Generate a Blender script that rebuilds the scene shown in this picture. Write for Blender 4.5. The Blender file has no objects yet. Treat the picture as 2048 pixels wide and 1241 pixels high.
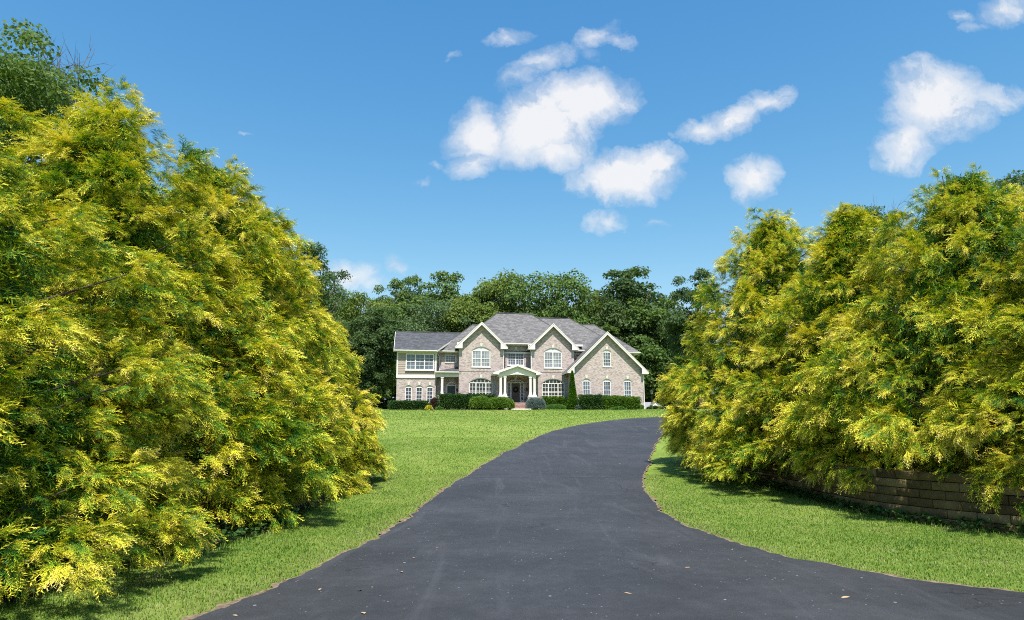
import bpy, math, random
import numpy as np
from mathutils import Vector, Matrix

scene = bpy.context.scene
COL = scene.collection
rng = np.random.default_rng(7)
R_ = math.radians

# ------------------------------------------------------------------ camera geometry (used only to measure real places)
FPX = 1365.0
PITCH = R_(10)
CP, SP = math.cos(PITCH), math.sin(PITCH)
EYE = 1.6
HA = R_(8.5)                        # yaw of the house
HO = (0.8, 74.0)                    # house origin
HZ = 3.9


def ray(u, v):
    x = (u - 1024) / FPX
    y = (620.5 - v) / FPX
    return (x, CP - y * SP, SP + y * CP)


def hp(u, v, d=0.0):
    """pixel -> (x, z) in house coordinates on the vertical plane d metres behind the facade"""
    r = ray(u, v)
    n = (math.sin(HA), -math.cos(HA))
    ox, oy = HO[0] - d * math.sin(HA), HO[1] + d * math.cos(HA)
    t = (ox * n[0] + oy * n[1]) / (r[0] * n[0] + r[1] * n[1])
    X, Y, Z = t * r[0], t * r[1], EYE + t * r[2]
    return (X - ox) * math.cos(HA) + (Y - oy) * math.sin(HA), Z - HZ


def at(u, v, Y):
    r = ray(u, v)
    t = Y / r[1]
    return (t * r[0], Y, EYE + t * r[2])


PY = [-3000, 4, 8, 12, 16, 19, 22, 28, 36, 50, 65, 74, 80, 6000]
PZ = [0, 0, 0, .03, .12, .29, .5, .97, 1.6, 2.5, 3.4, 3.85, 3.9, 3.9]
_yy = np.arange(-40, 200, .25)
_zz = np.interp(_yy, PY, PZ)
_k = np.exp(-np.linspace(-2, 2, 17) ** 2)
_k /= _k.sum()
_zz = np.convolve(np.pad(_zz, 8, mode='edge'), _k, 'valid')

WALL = np.array([(6.2, 19.8), (6.4, 18.3), (6.55, 16.8), (6.6, 15.2), (6.65, 13.6), (6.95, 12.3), (7.55, 11.2), (8.4, 10.3), (9.6, 9.5), (11.2, 8.9), (13.5, 8.5)])


def poly_sample(P, n):
    P = np.asarray(P, float)
    # Catmull-Rom resample, then even spacing
    Q = np.vstack([2 * P[0] - P[1], P, 2 * P[-1] - P[-2]])
    out = []
    for i in range(1, len(Q) - 2):
        for t in np.linspace(0, 1, 16, endpoint=False):
            a, b, c, d = Q[i - 1], Q[i], Q[i + 1], Q[i + 2]
            out.append(.5 * ((2 * b) + (-a + c) * t + (2 * a - 5 * b + 4 * c - d) * t * t + (-a + 3 * b - 3 * c + d) * t ** 3))
    out.append(P[-1])
    out = np.array(out)
    s = np.r_[0, np.cumsum(np.linalg.norm(np.diff(out, axis=0), axis=1))]
    q = np.linspace(0, s[-1], n)
    return np.stack([np.interp(q, s, out[:, k]) for k in range(out.shape[1])], 1)


WALLC = poly_sample(WALL, 120)


def behind_wall(X, Y):
    """signed distance to the retaining wall line, positive on the bed side (right / far)"""
    X = np.asarray(X, float)
    Y = np.asarray(Y, float)
    xw = np.interp(Y, WALLC[::-1, 1], WALLC[::-1, 0])
    d = (X - xw)
    d = np.where(Y > 19.8, -5, d)
    d = np.where(Y < 8.5, -5, d)
    return d


def ground(X, Y):
    X = np.asarray(X, float)
    Y = np.asarray(Y, float)
    z = np.interp(Y, _yy, _zz)
    d = behind_wall(X, Y)
    t = np.clip((d - .45) / .5, 0, 1)
    s = np.clip((19.8 - Y) / 4, 0, 1) * np.clip((Y - 8.5) / 2, 0, 1)
    z = z + (t * t * (3 - 2 * t)) * .75 * s
    dip = np.clip((X - 15.5) / 5, 0, 1) * np.clip((Y - 78) / 8, 0, 1)
    z = z - 1.6 * dip
    return z


# ------------------------------------------------------------------ object helpers
def props(o, label=None, cat=None, group=None, kind=None):
    if label: o['label'] = label
    if cat: o['category'] = cat
    if group: o['group'] = group
    if kind: o['kind'] = kind
    return o


def empty(name, loc=(0, 0, 0), rz=0.0):
    o = bpy.data.objects.new(name, None)
    COL.objects.link(o)
    o.location = loc
    o.rotation_euler = (0, 0, rz)
    o.empty_display_size = .3
    return o


def np_mesh(name, verts, tris, attrs=None, quads=False, smooth=False):
    n = 4 if quads else 3
    me = bpy.data.meshes.new(name)
    verts = np.ascontiguousarray(verts, np.float32)
    tris = np.ascontiguousarray(tris, np.int32)
    me.vertices.add(len(verts))
    me.vertices.foreach_set('co', verts.ravel())
    me.loops.add(tris.size)
    me.loops.foreach_set('vertex_index', tris.ravel())
    me.polygons.add(len(tris))
    me.polygons.foreach_set('loop_start', np.arange(0, tris.size, n, dtype=np.int32))
    me.polygons.foreach_set('loop_total', np.full(len(tris), n, np.int32))
    if smooth:
        me.polygons.foreach_set('use_smooth', np.ones(len(tris), bool))
    for k, a in (attrs or {}).items():
        at_ = me.attributes.new(k, 'FLOAT', 'POINT')
        at_.data.foreach_set('value', np.ascontiguousarray(a, np.float32))
    me.update(calc_edges=True)
    return me


def link(name, me, mat=None, parent=None):
    o = bpy.data.objects.new(name, me)
    COL.objects.link(o)
    if mat is not None and not me.materials:
        me.materials.append(mat)
    if parent is not None:
        o.parent = parent
    return o


class MB:
    """collects polygons for one mesh"""
    def __init__(s):
        s.v, s.f, s.m = [], [], []

    def poly(s, pts, m=0):
        i = len(s.v)
        s.v += [tuple(p) for p in pts]
        s.f.append(tuple(range(i, i + len(pts))))
        s.m.append(m)

    def box(s, x0, x1, y0, y1, z0, z1, m=0):
        i = len(s.v)
        s.v += [(x, y, z) for z in (z0, z1) for y in (y0, y1) for x in (x0, x1)]
        for q in ((0, 2, 3, 1), (4, 5, 7, 6), (0, 1, 5, 4), (2, 6, 7, 3), (0, 4, 6, 2), (1, 3, 7, 5)):
            s.f.append(tuple(i + k for k in q))
            s.m.append(m)

    def prism(s, pts, y0, y1, m=0):
        """pts: (x,z) outline, extruded from y0 (front) to y1"""
        n = len(pts)
        i = len(s.v)
        s.v += [(x, y0, z) for x, z in pts] + [(x, y1, z) for x, z in pts]
        s.f.append(tuple(i + k for k in range(n)))
        s.f.append(tuple(i + n + k for k in reversed(range(n))))
        s.m += [m, m]
        for k in range(n):
            a, b = k, (k + 1) % n
            s.f.append((i + a, i + n + a, i + n + b, i + b))
            s.m.append(m)

    def lathe(s, prof, c=(0, 0, 0), n=14, m=0):
        i = len(s.v)
        for r, z in prof:
            for k in range(n):
                a = 2 * math.pi * k / n
                s.v.append((c[0] + r * math.cos(a), c[1] + r * math.sin(a), c[2] + z))
        for j in range(len(prof) - 1):
            for k in range(n):
                a, b = i + j * n + k, i + j * n + (k + 1) % n
                s.f.append((a, b, b + n, a + n))
                s.m.append(m)
        s.f.append(tuple(i + k for k in reversed(range(n))))
        s.f.append(tuple(i + (len(prof) - 1) * n + k for k in range(n)))
        s.m += [m, m]

    def tube(s, pts, rad, n=7, m=0):
        pts = [Vector(p) for p in pts]
        if not hasattr(rad, '__len__'): rad = [rad] * len(pts)
        i = len(s.v)
        for j, p in enumerate(pts):
            t = (pts[min(j + 1, len(pts) - 1)] - pts[max(j - 1, 0)]).normalized()
            a = t.orthogonal().normalized()
            b = t.cross(a)
            for k in range(n):
                q = p + rad[j] * (a * math.cos(2 * math.pi * k / n) + b * math.sin(2 * math.pi * k / n))
                s.v.append(tuple(q))
        # align rings to avoid twist: choose the nearest start (orthogonal() can jump)
        for j in range(len(pts) - 1):
            A = [Vector(s.v[i + j * n + k]) for k in range(n)]
            B = [Vector(s.v[i + (j + 1) * n + k]) for k in range(n)]
            best, bo = None, 0
            for o in range(n):
                d = sum((A[k] - B[(k + o) % n]).length for k in range(n))
                if best is None or d < best: best, bo = d, o
            B = [B[(k + bo) % n] for k in range(n)]
            for k in range(n): s.v[i + (j + 1) * n + k] = tuple(B[k])
            for k in range(n):
                a, b = i + j * n + k, i + j * n + (k + 1) % n
                s.f.append((a, b, b + n, a + n))
                s.m.append(m)
        s.f.append(tuple(i + k for k in reversed(range(n))))
        s.f.append(tuple(i + (len(pts) - 1) * n + k for k in range(n)))
        s.m += [m, m]

    def build(s, name, mats, parent=None, smooth=False, recalc=True):
        me = bpy.data.meshes.new(name)
        me.from_pydata(s.v, [], s.f)
        if not isinstance(mats, (list, tuple)): mats = [mats]
        for q in mats: me.materials.append(q)
        me.polygons.foreach_set('material_index', s.m)
        if smooth: me.polygons.foreach_set('use_smooth', [True] * len(s.f))
        me.update()
        if smooth and hasattr(me, 'set_sharp_from_angle'):
            me.set_sharp_from_angle(angle=R_(40))
        return link(name, me, None, parent)


# ------------------------------------------------------------------ materials
def new_mat(name):
    m = bpy.data.materials.new(name)
    m.use_nodes = True
    nt = m.node_tree
    nt.nodes.clear()
    out = nt.nodes.new('ShaderNodeOutputMaterial')
    return m, nt, out


class NT:
    def __init__(s, nt): s.nt = nt

    def n(s, t, **kw):
        x = s.nt.nodes.new(t)
        for k, v in kw.items(): setattr(x, k, v)
        return x

    def l(s, a, b): s.nt.links.new(a, b)

    def val(s, sock, v):
        if hasattr(v, 'is_linked') or isinstance(v, bpy.types.NodeSocket): s.l(v, sock)
        else: sock.default_value = v

    def math(s, op, a, b=None, c=None, clamp=False):
        x = s.n('ShaderNodeMath', operation=op, use_clamp=clamp)
        s.val(x.inputs[0], a)
        if b is not None: s.val(x.inputs[1], b)
        if c is not None: s.val(x.inputs[2], c)
        return x.outputs[0]

    def noise(s, vec, scale, detail=4, rough=.55, dist=0.):
        x = s.n('ShaderNodeTexNoise')
        if vec is not None: s.l(vec, x.inputs['Vector'])
        x.inputs['Scale'].default_value = scale
        x.inputs['Detail'].default_value = detail
        x.inputs['Roughness'].default_value = rough
        x.inputs['Distortion'].default_value = dist
        return x.outputs['Fac']

    def ramp(s, fac, stops, interp='LINEAR'):
        x = s.n('ShaderNodeValToRGB')
        cr = x.color_ramp
        cr.interpolation = interp
        while len(cr.elements) < len(stops): cr.elements.new(.5)
        for e, (p, c) in zip(cr.elements, stops):
            e.position = p
            e.color = (c[0], c[1], c[2], 1) if hasattr(c, '__len__') else (c, c, c, 1)
        s.l(fac, x.inputs['Fac'])
        return x.outputs['Color']

    def mix(s, fac, a, b, mode='MIX'):
        x = s.n('ShaderNodeMix', data_type='RGBA', blend_type=mode)
        s.val(x.inputs[0], fac)
        for i, c in ((6, a), (7, b)):
            if isinstance(c, bpy.types.NodeSocket): s.l(c, x.inputs[i])
            else: x.inputs[i].default_value = (c[0], c[1], c[2], 1)
        return x.outputs[2]

    def attr(s, name):
        x = s.n('ShaderNodeAttribute', attribute_name=name)
        return x.outputs['Fac']

    def maprange(s, v, a, b, c=0., d=1., smooth=False):
        x = s.n('ShaderNodeMapRange', interpolation_type='SMOOTHSTEP' if smooth else 'LINEAR')
        s.l(v, x.inputs[0])
        for i, q in zip((1, 2, 3, 4), (a, b, c, d)): x.inputs[i].default_value = q
        return x.outputs[0]


def simple(name, col, rough=.6, var=.12, scale=3., spec=.4, metal=0., bump=0.):
    m, nt, out = new_mat(name)
    N = NT(nt)
    b = N.n('ShaderNodeBsdfPrincipled')
    tc = N.n('ShaderNodeTexCoord').outputs['Object']
    f = N.noise(tc, scale, 5)
    lo = tuple(c * (1 - var) for c in col)
    hi = tuple(min(1, c * (1 + var)) for c in col)
    N.l(N.ramp(f, [(.3, lo), (.7, hi)]), b.inputs['Base Color'])
    b.inputs['Roughness'].default_value = rough
    b.inputs['Specular IOR Level'].default_value = spec
    b.inputs['Metallic'].default_value = metal
    if bump:
        bp = N.n('ShaderNodeBump')
        bp.inputs['Strength'].default_value = bump
        N.l(N.noise(tc, scale * 12, 3), bp.inputs['Height'])
        N.l(bp.outputs[0], b.inputs['Normal'])
    N.l(b.outputs[0], out.inputs[0])
    return m


def leaf_mat(name, stops, trans=.3, tcol=None, rough=.55, spec=.3, attr_mix=.75):
    """stops: colour ramp over a mix of tip position and per-leaf random value"""
    m, nt, out = new_mat(name)
    N = NT(nt)
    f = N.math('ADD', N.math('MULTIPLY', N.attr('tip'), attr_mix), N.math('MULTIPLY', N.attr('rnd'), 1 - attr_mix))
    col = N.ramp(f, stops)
    b = N.n('ShaderNodeBsdfPrincipled')
    N.l(col, b.inputs['Base Color'])
    b.inputs['Roughness'].default_value = rough
    b.inputs['Specular IOR Level'].default_value = spec
    t = N.n('ShaderNodeBsdfTranslucent')
    N.l(N.mix(1., col, tcol or (1.1, 1.1, .5), 'MULTIPLY'), t.inputs[0])
    mx = N.n('ShaderNodeMixShader')
    mx.inputs[0].default_value = trans
    N.l(b.outputs[0], mx.inputs[1])
    N.l(t.outputs[0], mx.inputs[2])
    N.l(mx.outputs[0], out.inputs[0])
    return m


M = {}
M['gold'] = leaf_mat('golden_foliage', [(.0, (.012, .06, .008)), (.25, (.035, .145, .011)), (.405, (.18, .34, .016)), (.55, (.69, .66, .030)), (.80, (.95, .82, .09)), (1., (.90, .72, .30))], trans=.14, tcol=(1.15, 1.1, .4), attr_mix=.52)  # green end also darkened, putting shade of the gaps into the leaf colour
M['bark'] = simple('bark', (.09, .065, .045), .9, .4, 9, .2, bump=.6)
M['twig'] = simple('twig_bark', (.16, .13, .11), .9, .3, 9, .2)
M['leafA'] = leaf_mat('leaves_mid', [(0, (0.055, 0.105, 0.032)), (0.5, (0.125, 0.2, 0.052)), (1, (0.235, 0.325, 0.1))], trans=.36, rough=.6, spec=.12, attr_mix=.35)
M['leafB'] = leaf_mat('leaves_dark', [(0, (0.042, 0.08, 0.03)), (0.5, (0.092, 0.152, 0.054)), (1, (0.18, 0.25, 0.095))], trans=.36, rough=.6, spec=.12, attr_mix=.35)
M['leafC'] = leaf_mat('leaves_yellowish', [(0, (0.075, 0.125, 0.03)), (0.5, (0.17, 0.235, 0.05)), (1, (0.29, 0.355, 0.1))], trans=.36, rough=.6, spec=.12, attr_mix=.35)
M['leafD'] = leaf_mat('leaves_bluish', [(0, (0.055, 0.1, 0.045)), (0.5, (0.125, 0.195, 0.085)), (1, (0.22, 0.3, 0.15))], trans=.36, rough=.6, spec=.12, attr_mix=.35)
M['hedge'] = leaf_mat('hedge_dark', [(0, (.018, .055, .012)), (.5, (.04, .10, .02)), (1, (.09, .17, .03))], trans=.2, attr_mix=.5)
M['hedgeY'] = leaf_mat('hedge_bright', [(0, (.04, .10, .010)), (.5, (.10, .20, .018)), (1, (.2, .32, .03))], trans=.25, attr_mix=.5)
M['mound'] = leaf_mat('mound_lime', [(0, (.05, .12, .014)), (.5, (.13, .24, .03)), (1, (.26, .38, .06))], trans=.28, attr_mix=.5)
M['blue'] = leaf_mat('spruce_blue', [(0, (.06, .09, .08)), (.5, (.15, .21, .2)), (1, (.32, .38, .37))], trans=.1, tcol=(1, 1, 1), attr_mix=.5)
M['plum'] = leaf_mat('barberry', [(0, (.04, .02, .018)), (.5, (.085, .045, .035)), (1, (.13, .09, .05))], trans=.2, tcol=(1, .8, .7), attr_mix=.5)
M['arbor'] = leaf_mat('arborvitae', [(0, (.03, .09, .006)), (.5, (.07, .17, .010)), (1, (.14, .27, .018))], trans=.2, attr_mix=.5)
M['yflower'] = leaf_mat('yellow_blooms', [(0, (.15, .2, .02)), (.45, (.7, .6, .05)), (1, (.85, .75, .1))], trans=.2, attr_mix=.6)
M['peren'] = leaf_mat('perennial', [(0, (.06, .15, .03)), (.5, (.12, .27, .05)), (1, (.2, .38, .09))], trans=.25, attr_mix=.5)


def grass_mat():
    m, nt, out = new_mat('grass_blades')
    N = NT(nt)
    geo = N.n('ShaderNodeNewGeometry').outputs['Position']
    pat = N.noise(geo, .55, 4, .6)
    fine = N.attr('rnd')
    f = N.math('ADD', N.math('MULTIPLY', N.math('SUBTRACT', pat, .5), 1.3), N.math('ADD', .28, N.math('MULTIPLY', fine, .5)))
    col = N.ramp(f, [(.2, (.05, .13, .014)), (.48, (.12, .23, .026)), (.70, (.20, .31, .05)), (.9, (.35, .37, .12))])
    dry = N.maprange(N.noise(geo, 1.1, 5, .7), .54, .70)
    dry = N.math('MULTIPLY', dry, N.maprange(fine, .35, .75))
    dry = N.math('MAXIMUM', dry, N.math('MULTIPLY', N.maprange(N.attr('dry'), .25, .7), .8))
    col = N.mix(dry, col, (.36, .30, .16))
    b = N.n('ShaderNodeBsdfPrincipled')
    N.l(col, b.inputs['Base Color'])
    b.inputs['Roughness'].default_value = .5
    b.inputs['Specular IOR Level'].default_value = .3
    t = N.n('ShaderNodeBsdfTranslucent')
    N.l(N.mix(1., col, (1.1, 1.1, .6), 'MULTIPLY'), t.inputs[0])
    mx = N.n('ShaderNodeMixShader')
    mx.inputs[0].default_value = .3
    N.l(b.outputs[0], mx.inputs[1])
    N.l(t.outputs[0], mx.inputs[2])
    N.l(mx.outputs[0], out.inputs[0])
    return m


def lawn_mat():
    m, nt, out = new_mat('lawn_ground')
    N = NT(nt)
    geo = N.n('ShaderNodeNewGeometry').outputs['Position']
    mp = N.n('ShaderNodeMapping')
    mp.inputs['Scale'].default_value = (1, .45, 1)
    N.l(geo, mp.inputs['Vector'])
    big = N.noise(geo, .16, 5, .6)
    mid = N.noise(geo, 1.3, 5, .65)
    fin = N.noise(mp.outputs[0], 9, 6, .75)
    f = N.math('ADD', N.math('MULTIPLY', big, .5), N.math('ADD', N.math('MULTIPLY', mid, .38), N.math('MULTIPLY', fin, .42)))
    f = N.math('SUBTRACT', f, .10)
    col = N.ramp(f, [(.35, (.09, .155, .02)), (.48, (.17, .25, .034)), (.58, (.23, .31, .05)), (.72, (.33, .36, .10))])
    dry = N.math('MULTIPLY', N.maprange(N.noise(geo, .5, 6, .7), .53, .68), N.maprange(fin, .4, .65))
    col = N.mix(N.math('MULTIPLY', dry, .7), col, (.34, .30, .13))
    b = N.n('ShaderNodeBsdfPrincipled')
    N.l(col, b.inputs['Base Color'])
    b.inputs['Roughness'].default_value = .85
    b.inputs['Specular IOR Level'].default_value = .15
    bp = N.n('ShaderNodeBump')
    bp.inputs['Strength'].default_value = .9
    bp.inputs['Distance'].default_value = .06
    N.l(N.noise(mp.outputs[0], 14, 6, .8), bp.inputs['Height'])
    N.l(bp.outputs[0], b.inputs['Normal'])
    N.l(b.outputs[0], out.inputs[0])
    return m


def asphalt_mat():
    m, nt, out = new_mat('asphalt')
    N = NT(nt)
    geo = N.n('ShaderNodeNewGeometry').outputs['Position']
    sep = N.n('ShaderNodeSeparateXYZ')
    N.l(geo, sep.inputs[0])
    X, Y = sep.outputs[0], sep.outputs[1]
    big = N.noise(geo, .5, 5, .6)
    grain = N.noise(geo, 60, 4, .7)
    mid = N.noise(geo, 5, 6, .7)
    f = N.math('ADD', N.math('MULTIPLY', big, .45), N.math('ADD', N.math('MULTIPLY', grain, .42), N.math('MULTIPLY', mid, .25)))
    col = N.ramp(f, [(.36, (.021, .0205, .0215)), (.54, (.037, .0362, .0385)), (.74, (.072, .071, .075))])
    # long faint scuffs along the drive
    mp = N.n('ShaderNodeMapping')
    mp.inputs['Scale'].default_value = (1.1, .12, 1)
    mp.inputs['Rotation'].default_value = (0, 0, R_(4))
    N.l(geo, mp.inputs['Vector'])
    sc = N.maprange(N.noise(mp.outputs[0], 1.3, 6, .65, 1.2), .54, .72)
    col = N.mix(N.math('MULTIPLY', sc, .42), col, (.10, .099, .106))
    # pale grit specks
    vo = N.n('ShaderNodeTexVoronoi')
    N.l(geo, vo.inputs['Vector'])
    vo.inputs['Scale'].default_value = 8.5
    wn = N.n('ShaderNodeSeparateColor')
    N.l(vo.outputs['Color'], wn.inputs[0])
    patch = N.maprange(N.noise(geo, .9, 3, .6), .45, .68)
    sp = N.math('MULTIPLY', N.math('LESS_THAN', vo.outputs['Distance'], N.math('MULTIPLY', wn.outputs[1], .16)), N.math('LESS_THAN', wn.outputs[0], N.math('ADD', .05, N.math('MULTIPLY', patch, .22))))
    col = N.mix(N.math('MULTIPLY', sp, .8), col, (.34, .33, .31))
    vo2 = N.n('ShaderNodeTexVoronoi')
    N.l(geo, vo2.inputs['Vector'])
    vo2.inputs['Scale'].default_value = 26
    wn2 = N.n('ShaderNodeSeparateColor')
    N.l(vo2.outputs['Color'], wn2.inputs[0])
    sp2 = N.math('MULTIPLY', N.math('LESS_THAN', vo2.outputs['Distance'], .22), N.math('LESS_THAN', wn2.outputs[0], N.math('ADD', .015, N.math('MULTIPLY', patch, .06))))
    col = N.mix(N.math('MULTIPLY', sp2, .7), col, (.3, .3, .3))
    # hairline cracks
    wv = N.n('ShaderNodeVectorMath', operation='ADD')
    N.l(geo, wv.inputs[0])
    nzc = N.n('ShaderNodeTexNoise')
    N.l(geo, nzc.inputs['Vector'])
    nzc.inputs['Scale'].default_value = 1.6
    nzc.inputs['Detail'].default_value = 6
    N.l(nzc.outputs['Color'], wv.inputs[1])
    vc = N.n('ShaderNodeTexVoronoi', feature='DISTANCE_TO_EDGE')
    N.l(wv.outputs[0], vc.inputs['Vector'])
    vc.inputs['Scale'].default_value = .42
    ck = N.math('MULTIPLY', N.math('LESS_THAN', vc.outputs['Distance'], .0045), N.maprange(N.noise(geo, .33, 3), .50, .58))
    col = N.mix(N.math('MULTIPLY', ck, .75), col, (.014, .014, .015))
    # wheel tracks worn paler
    # paving joints across the drive
    wob = N.math('MULTIPLY', N.math('SUBTRACT', N.noise(geo, .8, 3), .5), .5)
    for y0, w, k in ((19.1, .05, .6), (15.9, .035, .45), (25.2, .07, .5), (31.0, .09, .4)):
        dd = N.math('ABSOLUTE', N.math('SUBTRACT', N.math('ADD', Y, wob), y0))
        col = N.mix(N.math('MULTIPLY', N.math('LESS_THAN', dd, w), k), col, (.02, .02, .022))
        d2 = N.math('ABSOLUTE', N.math('SUBTRACT', N.math('ADD', Y, wob), y0 + w * 1.9))
        col = N.mix(N.math('MULTIPLY', N.math('LESS_THAN', d2, w * .8), k * .35), col, (.10, .10, .105))
    b = N.n('ShaderNodeBsdfPrincipled')
    N.l(col, b.inputs['Base Color'])
    b.inputs['Roughness'].default_value = .62
    b.inputs['Specular IOR Level'].default_value = .42
    bp = N.n('ShaderNodeBump')
    bp.inputs['Strength'].default_value = .55
    bp.inputs['Distance'].default_value = .012
    N.l(N.noise(geo, 75, 4, .75), bp.inputs['Height'])
    N.l(bp.outputs[0], b.inputs['Normal'])
    N.l(b.outputs[0], out.inputs[0])
    return m


def brick_mat(name, cols, mortar, bw=.21, bh=.072, rough=.85, ms=.011, bump=.4, noise_amt=.5):
    m, nt, out = new_mat(name)
    N = NT(nt)
    tc = N.n('ShaderNodeTexCoord').outputs['Object']
    sep = N.n('ShaderNodeSeparateXYZ')
    N.l(tc, sep.inputs[0])
    cb = N.n('ShaderNodeCombineXYZ')
    N.l(N.math('ADD', sep.outputs[0], sep.outputs[1]), cb.inputs[0])
    N.l(sep.outputs[2], cb.inputs[1])
    br = N.n('ShaderNodeTexBrick')
    N.l(cb.outputs[0], br.inputs['Vector'])
    br.inputs['Scale'].default_value = 1
    br.inputs['Brick Width'].default_value = bw
    br.inputs['Row Height'].default_value = bh
    br.inputs['Mortar Size'].default_value = ms
    br.inputs['Color1'].default_value = (0, 0, 0, 1)
    br.inputs['Color2'].default_value = (1, 1, 1, 1)
    br.inputs['Bias'].default_value = 0
    sc = N.n('ShaderNodeSeparateColor')
    N.l(br.outputs['Color'], sc.inputs[0])
    f = N.math('ADD', N.math('MULTIPLY', sc.outputs[0], 1 - noise_amt), N.math('MULTIPLY', N.noise(cb.outputs[0], 1.2, 8, .75), noise_amt))
    col = N.ramp(f, cols)
    col = N.mix(br.outputs['Fac'], col, mortar)
    b = N.n('ShaderNodeBsdfPrincipled')
    N.l(col, b.inputs['Base Color'])
    b.inputs['Roughness'].default_value = rough
    b.inputs['Specular IOR Level'].default_value = .2
    if bump:
        bp = N.n('ShaderNodeBump')
        bp.inputs['Strength'].default_value = bump
        bp.inputs['Distance'].default_value = .01
        N.l(N.math('SUBTRACT', 1, br.outputs['Fac']), bp.inputs['Height'])
        N.l(bp.outputs[0], b.inputs['Normal'])
    N.l(b.outputs[0], out.inputs[0])
    return m


def shingle_mat(name, lo, mid, hi):
    m, nt, out = new_mat(name)
    N = NT(nt)
    tc = N.n('ShaderNodeTexCoord').outputs['Object']
    sep = N.n('ShaderNodeSeparateXYZ')
    N.l(tc, sep.inputs[0])
    cb = N.n('ShaderNodeCombineXYZ')
    N.l(N.math('ADD', sep.outputs[0], N.math('MULTIPLY', sep.outputs[1], .6)), cb.inputs[0])
    N.l(N.math('MULTIPLY', sep.outputs[2], 1.3), cb.inputs[1])
    br = N.n('ShaderNodeTexBrick')
    N.l(cb.outputs[0], br.inputs['Vector'])
    br.inputs['Scale'].default_value = 1
    br.inputs['Brick Width'].default_value = .33
    br.inputs['Row Height'].default_value = .15
    br.inputs['Mortar Size'].default_value = .012
    br.inputs['Color1'].default_value = (0, 0, 0, 1)
    br.inputs['Color2'].default_value = (1, 1, 1, 1)
    sc = N.n('ShaderNodeSeparateColor')
    N.l(br.outputs['Color'], sc.inputs[0])
    f = N.math('ADD', N.math('MULTIPLY', sc.outputs[0], .55), N.math('MULTIPLY', N.noise(tc, 2.2, 7, .8), .45))
    col = N.ramp(f, [(.2, lo), (.5, mid), (.8, hi)])
    col = N.mix(N.math('MULTIPLY', br.outputs['Fac'], .5), col, tuple(c * .5 for c in lo))
    b = N.n('ShaderNodeBsdfPrincipled')
    N.l(col, b.inputs['Base Color'])
    b.inputs['Roughness'].default_value = .8
    b.inputs['Specular IOR Level'].default_value = .25
    bp = N.n('ShaderNodeBump')
    bp.inputs['Strength'].default_value = .5
    bp.inputs['Distance'].default_value = .02
    N.l(f, bp.inputs['Height'])
    N.l(bp.outputs[0], b.inputs['Normal'])
    N.l(b.outputs[0], out.inputs[0])
    return m


def siding_mat():
    m, nt, out = new_mat('siding_tan')
    N = NT(nt)
    tc = N.n('ShaderNodeTexCoord').outputs['Object']
    b = N.n('ShaderNodeBsdfPrincipled')
    N.l(N.ramp(N.noise(tc, 2, 4), [(.3, (.39, .315, .26)), (.7, (.44, .36, .30))]), b.inputs['Base Color'])
    b.inputs['Roughness'].default_value = .6
    N.l(b.outputs[0], out.inputs[0])
    return m


def glass_mat(name, col, rough=.06, spec=.6):
    m, nt, out = new_mat(name)
    N = NT(nt)
    tc = N.n('ShaderNodeTexCoord').outputs['Object']
    b = N.n('ShaderNodeBsdfPrincipled')
    f = N.noise(tc, 1.1, 3)
    N.l(N.ramp(f, [(.35, tuple(c * .7 for c in col)), (.65, tuple(c * 1.3 for c in col))]), b.inputs['Base Color'])
    b.inputs['Roughness'].default_value = rough
    b.inputs['Specular IOR Level'].default_value = spec
    bp = N.n('ShaderNodeBump')
    bp.inputs['Strength'].default_value = .06
    N.l(N.noise(tc, 1.5, 2), bp.inputs['Height'])
    N.l(bp.outputs[0], b.inputs['Normal'])
    N.l(b.outputs[0], out.inputs[0])
    return m


M['grass'] = grass_mat()
M['lawn'] = lawn_mat()
M['asphalt'] = asphalt_mat()
M['dirt'] = simple('dirt', (.20, .148, .095), .95, .65, 22, .1, bump=.7)
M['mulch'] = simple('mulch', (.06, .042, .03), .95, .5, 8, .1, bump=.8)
M['brick'] = brick_mat('brick_facade', [(.2, (.25, .18, .165)), (.34, (.40, .305, .278)), (.55, (.50, .388, .355)), (.8, (.62, .515, .478))], (.57, .495, .46), noise_amt=.38)
M['brickdark'] = brick_mat('brick_red', [(.2, (.22, .10, .07)), (.5, (.32, .15, .11)), (.8, (.42, .22, .17))], (.42, .36, .32), noise_amt=.4)
M['soldier'] = brick_mat('brick_soldier', [(.2, (.30, .225, .195)), (.5, (.45, .36, .315)), (.8, (.58, .49, .44))], (.55, .49, .44), bw=.075, bh=.24)
M['shingle'] = shingle_mat('shingle_grey', (.11, .104, .102), (.165, .156, .152), (.225, .214, .208))
M['shingle2'] = shingle_mat('shingle_charcoal', (.062, .062, .066), (.09, .09, .096), (.125, .125, .132))
M['trim'] = simple('trim_cream', (.83, .77, .70), .5, .04, 2)
M['white'] = simple('paint_white', (.86, .82, .74), .45, .03, 2)
M['greytrim'] = simple('trim_grey', (.50, .50, .47), .5, .05, 2)
M['stone'] = simple('keystone', (.72, .66, .56), .7, .08, 5)
M['siding'] = siding_mat()
M['glass'] = glass_mat('glass_dark', (.055, .066, .082))
M['glassblue'] = glass_mat('glass_bluegrey', (.12, .15, .19))
M['glasscurtain'] = glass_mat('glass_curtain', (.27, .29, .315))
M['glassgreen'] = glass_mat('glass_green', (.035, .045, .03))
M['panel'] = simple('arch_panel', (.66, .68, .66), .4, .05, 3)
M['door'] = simple('door_wood', (.115, .082, .072), .5, .25, 4)
M['doorgreen'] = simple('door_green', (.018, .04, .03), .3, .3, 3)
M['metal'] = simple('dark_metal', (.035, .037, .04), .45, .2, 5, .5)
M['lampglass'] = glass_mat('lamp_glass', (.25, .26, .26))
M['shedroof'] = simple('shed_roof', (.30, .30, .32), .7, .12, 3)
M['block'] = None
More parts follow.
